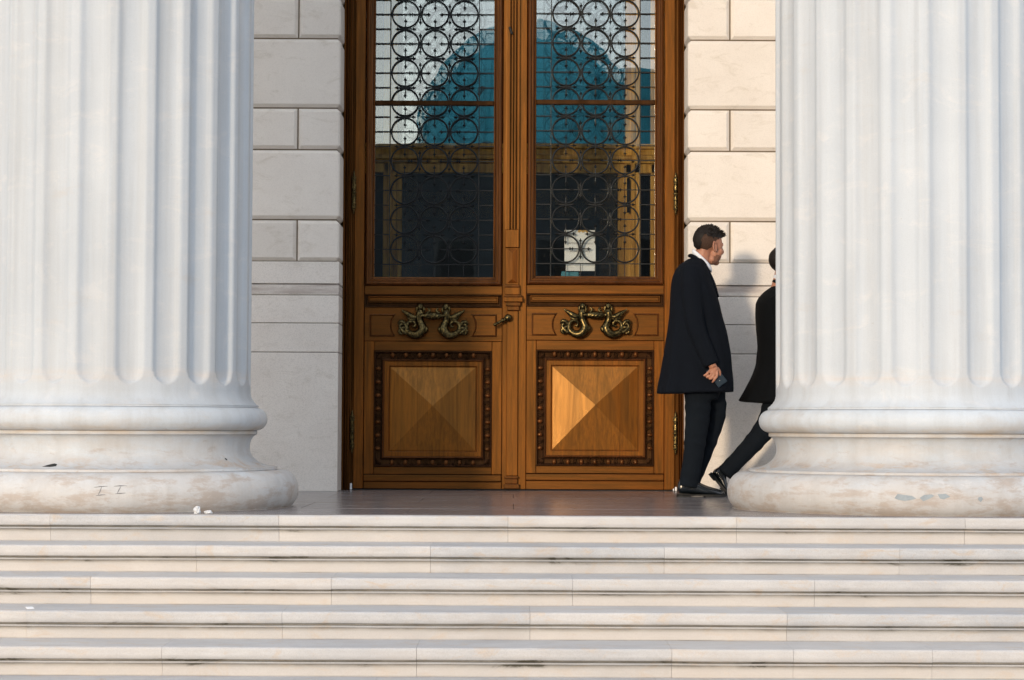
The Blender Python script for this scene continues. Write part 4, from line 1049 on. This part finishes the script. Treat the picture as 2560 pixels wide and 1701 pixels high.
# trousers
bm = bmesh.new()
loft_bm(bm, [(P1(1745, 900).x, D1, P1(1745, 900).z, 0.14, 0.17), (P1(1752, 960).x, D1, P1(1752, 960).z, 0.15, 0.18), (P1(1756, 1000).x, D1, P1(1756, 1000).z, 0.10, 0.16)])
leg_tube(bm, [P1(1742, 975, -0.085), P1(1741, 1040, -0.09), P1(1736, 1090, -0.09), P1(1729, 1150, -0.09), P1(1717, 1217, -0.09)], [0.092, 0.082, 0.074, 0.066, 0.064])
leg_tube(bm, [P1(1780, 975, 0.085), P1(1786, 1030, 0.09), P1(1775, 1080, 0.09), P1(1752, 1150, 0.09), P1(1730, 1205, 0.09)], [0.096, 0.088, 0.078, 0.066, 0.062])
fixn(bm); o = bm_obj('trousers', bm, TROUS, man, True); remesh(o, 0.0095, 3)
for dy, hx_, hz in ((-0.09, 1690, 0.003), (0.09, 1700, 0.003)):
    hp_ = at(hx_, 1243, D1); bm = bmesh.new(); M, k = shoe_bm(bm, Vector((hp_.x, D1+dy, hz)), R(4 if dy < 0 else -3), 0.305, 0.0, 1.12)
    fixn(bm); s = bm_obj('shoe', bm, SHOE, man, True); s.modifiers.new('sub', 'SUBSURF').render_levels = 1
    b2 = bmesh.new(); sole_bm(b2, M, k); fixn(b2); bm_obj('sole', b2, SOLE, s)
    if dy < 0:
        b3 = bmesh.new()
        for i in range(5):
            x = 0.095+0.017*i; z = 0.110-0.0112*i*1.05
            tube_bm(b3, [M @ Vector((x*k, -0.024, z-0.010)), M @ Vector((x*k+0.006, 0, z+0.0035)), M @ Vector((x*k, 0.024, z-0.010))], 0.0025, 6)
        tube_bm(b3, [M @ Vector((0.10, -0.01, 0.108)), M @ Vector((0.118, -0.03, 0.112)), M @ Vector((0.135, -0.025, 0.098))], 0.0018, 6)
        bm_obj('laces', b3, SOLE, s)
# hair: cropped sides, fuller top
bm = bmesh.new()
def hair_shell(bm, H, scale, cut, seed, amp):
    g = bmesh.ops.create_icosphere(bm, subdivisions=4, radius=1.0)
    for v in g['verts']:
        v.co = Vector((v.co.x*scale[0], v.co.y*scale[1], v.co.z*scale[2]))*(1+amp*mnoise.noise(v.co*5+Vector((seed, 0, 0)))+0.5*amp*mnoise.noise(v.co*14)) + Vector((-0.010, 0, 0.052))
    dele = [v for v in g['verts'] if cut(v.co)]
    bmesh.ops.delete(bm, geom=dele, context='VERTS')
    for v in bm.verts: v.co = H @ v.co if not v.tag else v.co
    for v in bm.verts: v.tag = True
hair_shell(bm, HM, (0.1015, 0.0775, 0.0875), lambda c: (c.x > 0.018 and c.z < 0.050) or c.z < -0.058 or (c.x > -0.012 and c.z < -0.005) or c.z > 0.09 or (c.x > 0.045 and c.z < 0.075) or (c.x > -0.02-0.5*(c.z+0.02) and c.z < -0.01 and c.x > -0.03) , 3, 0.012)
o = bm_obj('cropped_hair', bm, FADE, man, True)
bm = bmesh.new()
hair_shell(bm, HM, (0.106, 0.081, 0.098), lambda c: (c.z < 0.048-0.35*min(0, c.x) if c.x < 0 else c.z < 0.052+0.15*c.x) and not (c.x < -0.078 and c.z > -0.05), 5, 0.045)
tuft_bm(bm, HM, 520, ((-math.pi, math.pi), (0.28, 1.45)), 0.013, 0.0032, 11)
tuft_bm(bm, HM, 90, ((-0.7, 0.7), (0.30, 0.72)), 0.017, 0.0036, 12)
bm_obj('hair', bm, HAIR, man, True)
bm = bmesh.new()
for s in (-1, 1): tube_bm(bm, [HM @ Vector(p) for p in ((0.093, s*0.012, 0.030), (0.091, s*0.026, 0.035), (0.082, s*0.042, 0.030))], [0.0035, 0.004, 0.002], 6)
bm_obj('eyebrows', bm, HAIR, man, True)
bm = bmesh.new()                                            # dark stubble on jaw, chin and upper lip
for c_, r_ in (((0.034, 0, -0.072), (0.0462, 0.0472, 0.0358)), ((0.063, 0, -0.090), (0.0212, 0.0252, 0.0192)), ((0.043, 0, -0.045), (0.0500, 0.0560, 0.050))):
    bmesh.ops.create_uvsphere(bm, u_segments=24, v_segments=16, radius=1.0, matrix=Matrix.Translation(c_) @ Matrix.Diagonal((*r_, 1)))
bmesh.ops.delete(bm, geom=[v for v in bm.verts if v.co.z > -0.040-0.25*max(0, 0.03-v.co.x)+0.012*mnoise.noise(v.co*60) or v.co.x < 0.012], context='VERTS')
for v in bm.verts: v.co = HM @ v.co
bm_obj('stubble', bm, simple('stubble', (0.20, 0.098, 0.066), 0.7, 0, 0.2, 0.35, 200, 0.4), man, True)
for s in (-1, 1):
    bm = bmesh.new(); q = HM @ Vector((0.083, s*0.026, 0.010)); ell_bm(bm, q, (0.009, 0.010, 0.007), 12, 8); bm_obj('eye', bm, simple('eye_white', (0.5, 0.48, 0.45), 0.3) if s < 0 else MATS['eye_white'], man, True)
# phone in the hand: its own thing
ph = empty('phone', tuple(P1(1787, 948, HY+0.022)), 'dark blue mobile phone held low in the walking man\'s right hand', 'phone')
bm = bmesh.new(); bbox_bm(bm, -0.036, 0.036, -0.0045, 0.0045, -0.068, 0.068, 0.004, 2)
PR = Matrix.Translation(P1(1783, 943, HY+0.022)) @ Matrix.Rotation(R(-38), 4, 'Y'); bmesh.ops.transform(bm, matrix=PR, verts=bm.verts[:])
bm_obj('shell', bm, PHONE, ph)
bm = bmesh.new(); q = P1(1790, 954, HY+0.0165); ell_bm(bm, q, (0.0022, 0.001, 0.0022), 8, 6); bm_obj('lens', bm, PAPER, ph)

# ---- second man: striding behind the right column
D2 = 14.38
man2 = empty('person', (at(1960, 1240, D2).x, D2, 0.003), 'man in a black coat striding off behind the right column, trailing leg in sight', 'person')
def P2(px, py, dy=0.0): q = at(px, py, D2); return Vector((q.x, D2+dy, q.z))
ear = P2(1963, 668); H2 = Matrix.Translation(ear) @ Matrix.Rotation(R(8), 4, 'Z')
bm = bmesh.new(); head_bm(bm, H2)
tube_bm(bm, [P2(1960, 668), P2(1955, 695), P2(1950, 730)], [0.055, 0.056, 0.07], 18)
loft_bm(bm, [(P2(1950, 725).x, D2, P2(1950, 725).z, 0.07, 0.12), (P2(1945, 770).x, D2, P2(1945, 770).z, 0.11, 0.18), (P2(1945, 860).x, D2, P2(1945, 860).z, 0.11, 0.16), (P2(1950, 1000).x, D2, P2(1950, 1000).z, 0.12, 0.15)])
for s in (-1, 1):
    x1_, x2_ = (1915, 1925) if s < 0 else (1990, 2040)
    x1_, x2_ = (1965, 2000) if s < 0 else (1985, 2040)
    tube_bm(bm, [P2(1945, 745, s*0.17), P2(x1_, 850, s*0.22), P2(x2_, 930, s*0.22)], [0.045, 0.038, 0.026], 12)
    ell_bm(bm, P2(x2_+4, 945, s*0.22), (0.022, 0.014, 0.034), 10, 8)
    for q in range(4): tube_bm(bm, [P2(x2_-4+q*5, 950, s*0.22), P2(x2_-2+q*5, 963, s*0.225), P2(x2_-6+q*5, 972, s*0.22)], [0.009, 0.0085, 0.006], 8)
    tube_bm(bm, [P2(x2_+14, 940, s*0.21), P2(x2_+18, 952, s*0.205)], [0.010, 0.007], 8)
tube_bm(bm, [P2(1945, 995, -0.08), P2(1905, 1080, -0.08), P2(1815, 1178, -0.08)], [0.075, 0.05, 0.036], 14)
tube_bm(bm, [P2(1955, 995, 0.08), P2(2010, 1100, 0.08), P2(2035, 1222, 0.08)], [0.075, 0.05, 0.036], 14)
fixn(bm); o = bm_obj('body', bm, SKIN, man2, True); remesh(o, 0.006, 2, 0.4)
sil2 = [(716, 1930, 1972), (726, 1916, 1985), (738, 1901, 1995), (760, 1889, 2003), (791, 1889, 2008), (832, 1891, 2012), (868, 1894, 2018), (916, 1890, 2022), (949, 1877, 2026), (981, 1861, 2030), (1018, 1841, 2034)]
rows = coat_rows(sil2, D2, 0.0, [(716, 0.07), (738, 0.18), (760, 0.225), (860, 0.20), (1018, 0.23)], 0, 0)
def sleeves2(bm):
    tube_bm(bm, spline([P2(1938, 745, -0.165), P2(1948, 790, -0.20), P2(1965, 850, -0.22), P2(1997, 925, -0.22)], 6), interp([0.06, 0.062, 0.056, 0.05], 6), 18)
    tube_bm(bm, spline([P2(1940, 745, 0.165), P2(1955, 790, 0.20), P2(1985, 850, 0.22), P2(2035, 925, 0.22)], 6), interp([0.06, 0.062, 0.056, 0.05], 6), 18)
coat_mesh('coat', rows, BLACKCLOTH, man2, 0.012, 2.1, sleeves2, 0.0105, -0.06, 2.25)
bm = bmesh.new(); tube_bm(bm, spline([P2(1985, 716, -0.07), P2(1960, 712, -0.085), P2(1941, 706, -0.05), P2(1936, 704, 0), P2(1941, 706, 0.05), P2(1960, 712, 0.085), P2(1985, 716, 0.07)], 6), 0.014, 10)
bm_obj('coat_collar', bm, BLACKCLOTH, man2, True)
band('shirt_collar', P2(1957, 700), None, 0.062, 0.058, 1.02, 0.034, SHIRT, man2, D2, 0.3)
bm = bmesh.new()
loft_bm(bm, [(P2(1950, 930).x, D2, P2(1950, 930).z, 0.13, 0.16), (P2(1952, 985).x, D2, P2(1952, 985).z, 0.14, 0.17), (P2(1952, 1030).x, D2, P2(1952, 1030).z, 0.10, 0.14)])
leg_tube(bm, [P2(1942, 985, -0.08), P2(1925, 1045, -0.08), P2(1895, 1090, -0.08), P2(1850, 1140, -0.08), P2(1807, 1184, -0.08)], [0.095, 0.085, 0.070, 0.060, 0.057])
leg_tube(bm, [P2(1955, 985, 0.08), P2(1985, 1050, 0.08), P2(2010, 1110, 0.08), P2(2025, 1170, 0.08), P2(2036, 1215, 0.08)], [0.095, 0.085, 0.072, 0.06, 0.056])
fixn(bm); o = bm_obj('trousers', bm, TROUS, man2, True); remesh(o, 0.0095, 3)
# trailing shoe: heel lifted, toe on the floor
for heel, pit in ((P2(1769, 1186, -0.08), R(50)), (Vector((P2(2010, 1240).x, D2+0.08, 0.003)), 0)):
    bm = bmesh.new(); M, k = shoe_bm(bm, heel, R(2), 0.205 if pit else 0.29, pit, 1.4 if pit else 1.0)
    fixn(bm); s = bm_obj('shoe', bm, SHOE, man2, True); s.modifiers.new('sub', 'SUBSURF').render_levels = 1
    b2 = bmesh.new(); sole_bm(b2, M @ Matrix.Diagonal((1, 1.3, 1.6 if pit else 1.0, 1)), k); fixn(b2); bm_obj('sole', b2, SOLE, s)
bm = bmesh.new(); hair_shell(bm, H2, (0.106, 0.081, 0.094), lambda c: (c.x > 0.01 and c.z < 0.045) or c.z < -0.062 or (c.x > -0.02 and c.z < 0.0) or (c.x > 0.06 and c.z < 0.075), 9, 0.02)
tuft_bm(bm, H2, 200, ((-math.pi, math.pi), (0.2, 1.4)), 0.012, 0.0035, 5)
bm_obj('hair', bm, HAIR, man2, True)

# ------------------------------------------------------------------ across the street: what the door glass mirrors
YB = -44.0
opp = empty('building', (2, YB, GZ), 'shaded building across the street with a green copper dome, mirrored in the door glass', 'building')
def OXp(px): return (px-1280)/F*(DD+0.05+(-YB)+DD+0.05)      # mirrored position of a pixel column
PATH = 2*(DD+0.05)-YB
def OX(px): return (px-1280)/F*PATH
def OZ(py): return EYE+(1065-py)/F*PATH
zc = OZ(395)
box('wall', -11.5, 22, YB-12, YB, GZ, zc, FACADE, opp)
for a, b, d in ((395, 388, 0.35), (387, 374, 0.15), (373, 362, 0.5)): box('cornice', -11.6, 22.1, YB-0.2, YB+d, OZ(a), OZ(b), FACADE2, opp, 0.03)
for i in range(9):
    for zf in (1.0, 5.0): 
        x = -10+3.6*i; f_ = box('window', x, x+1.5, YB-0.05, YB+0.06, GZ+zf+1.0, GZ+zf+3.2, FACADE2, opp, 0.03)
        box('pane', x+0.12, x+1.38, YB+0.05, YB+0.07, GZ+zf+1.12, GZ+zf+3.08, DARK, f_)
kd = 1.065; bm = bmesh.new(); cxd = OX(1322)*kd; rd = (OX(1615)-OX(1322))*kd; zt_ = EYE+(1065-45)/F*PATH*kd
drum = [(rd, zc-0.5), (rd, OZ(330)), (rd*0.97, OZ(325))]
lathe_bm(bm, drum + [(rd*0.97*math.cos(R(a)), OZ(325)+(zt_-OZ(325))*math.sin(R(a))) for a in range(5, 90, 7)], (cxd, YB-rd-1.0, 0), 48)
bm_obj('dome', bm, COPPER, opp, True)
bm = bmesh.new()
for i in range(16):
    a0_ = 2*math.pi*i/16
    tube_bm(bm, [Vector((cxd+rd*0.98*math.cos(R(e))*math.cos(a0_), YB-rd-1.0+rd*0.98*math.cos(R(e))*math.sin(a0_), OZ(325)+(zt_-OZ(325))*math.sin(R(e)))) for e in range(0, 88, 8)], 0.09, 6)
bm_obj('dome_ribs', bm, COPPER, opp, True)
yb2 = YB-2.0; kk2 = (PATH+2.0)/PATH
box('side_roof', OX(1500)*kk2, OX(2100)*kk2, yb2-6, yb2, zc-0.5, EYE+(1065-168)/F*PATH*kk2, COPPER, opp, 0.1)
box('side_roof', OX(1085)*kk2, OX(1400)*kk2, yb2-6, yb2, zc-0.5, EYE+(1065-285)/F*PATH*kk2, COPPER, opp, 0.1)
box('chimney', OX(1190)*kk2, OX(1215)*kk2, yb2-1, yb2+0.2, zc-0.5, EYE+(1065-215)/F*PATH*kk2, FACADE2, opp, 0.05)

print('objects', len(bpy.data.objects))
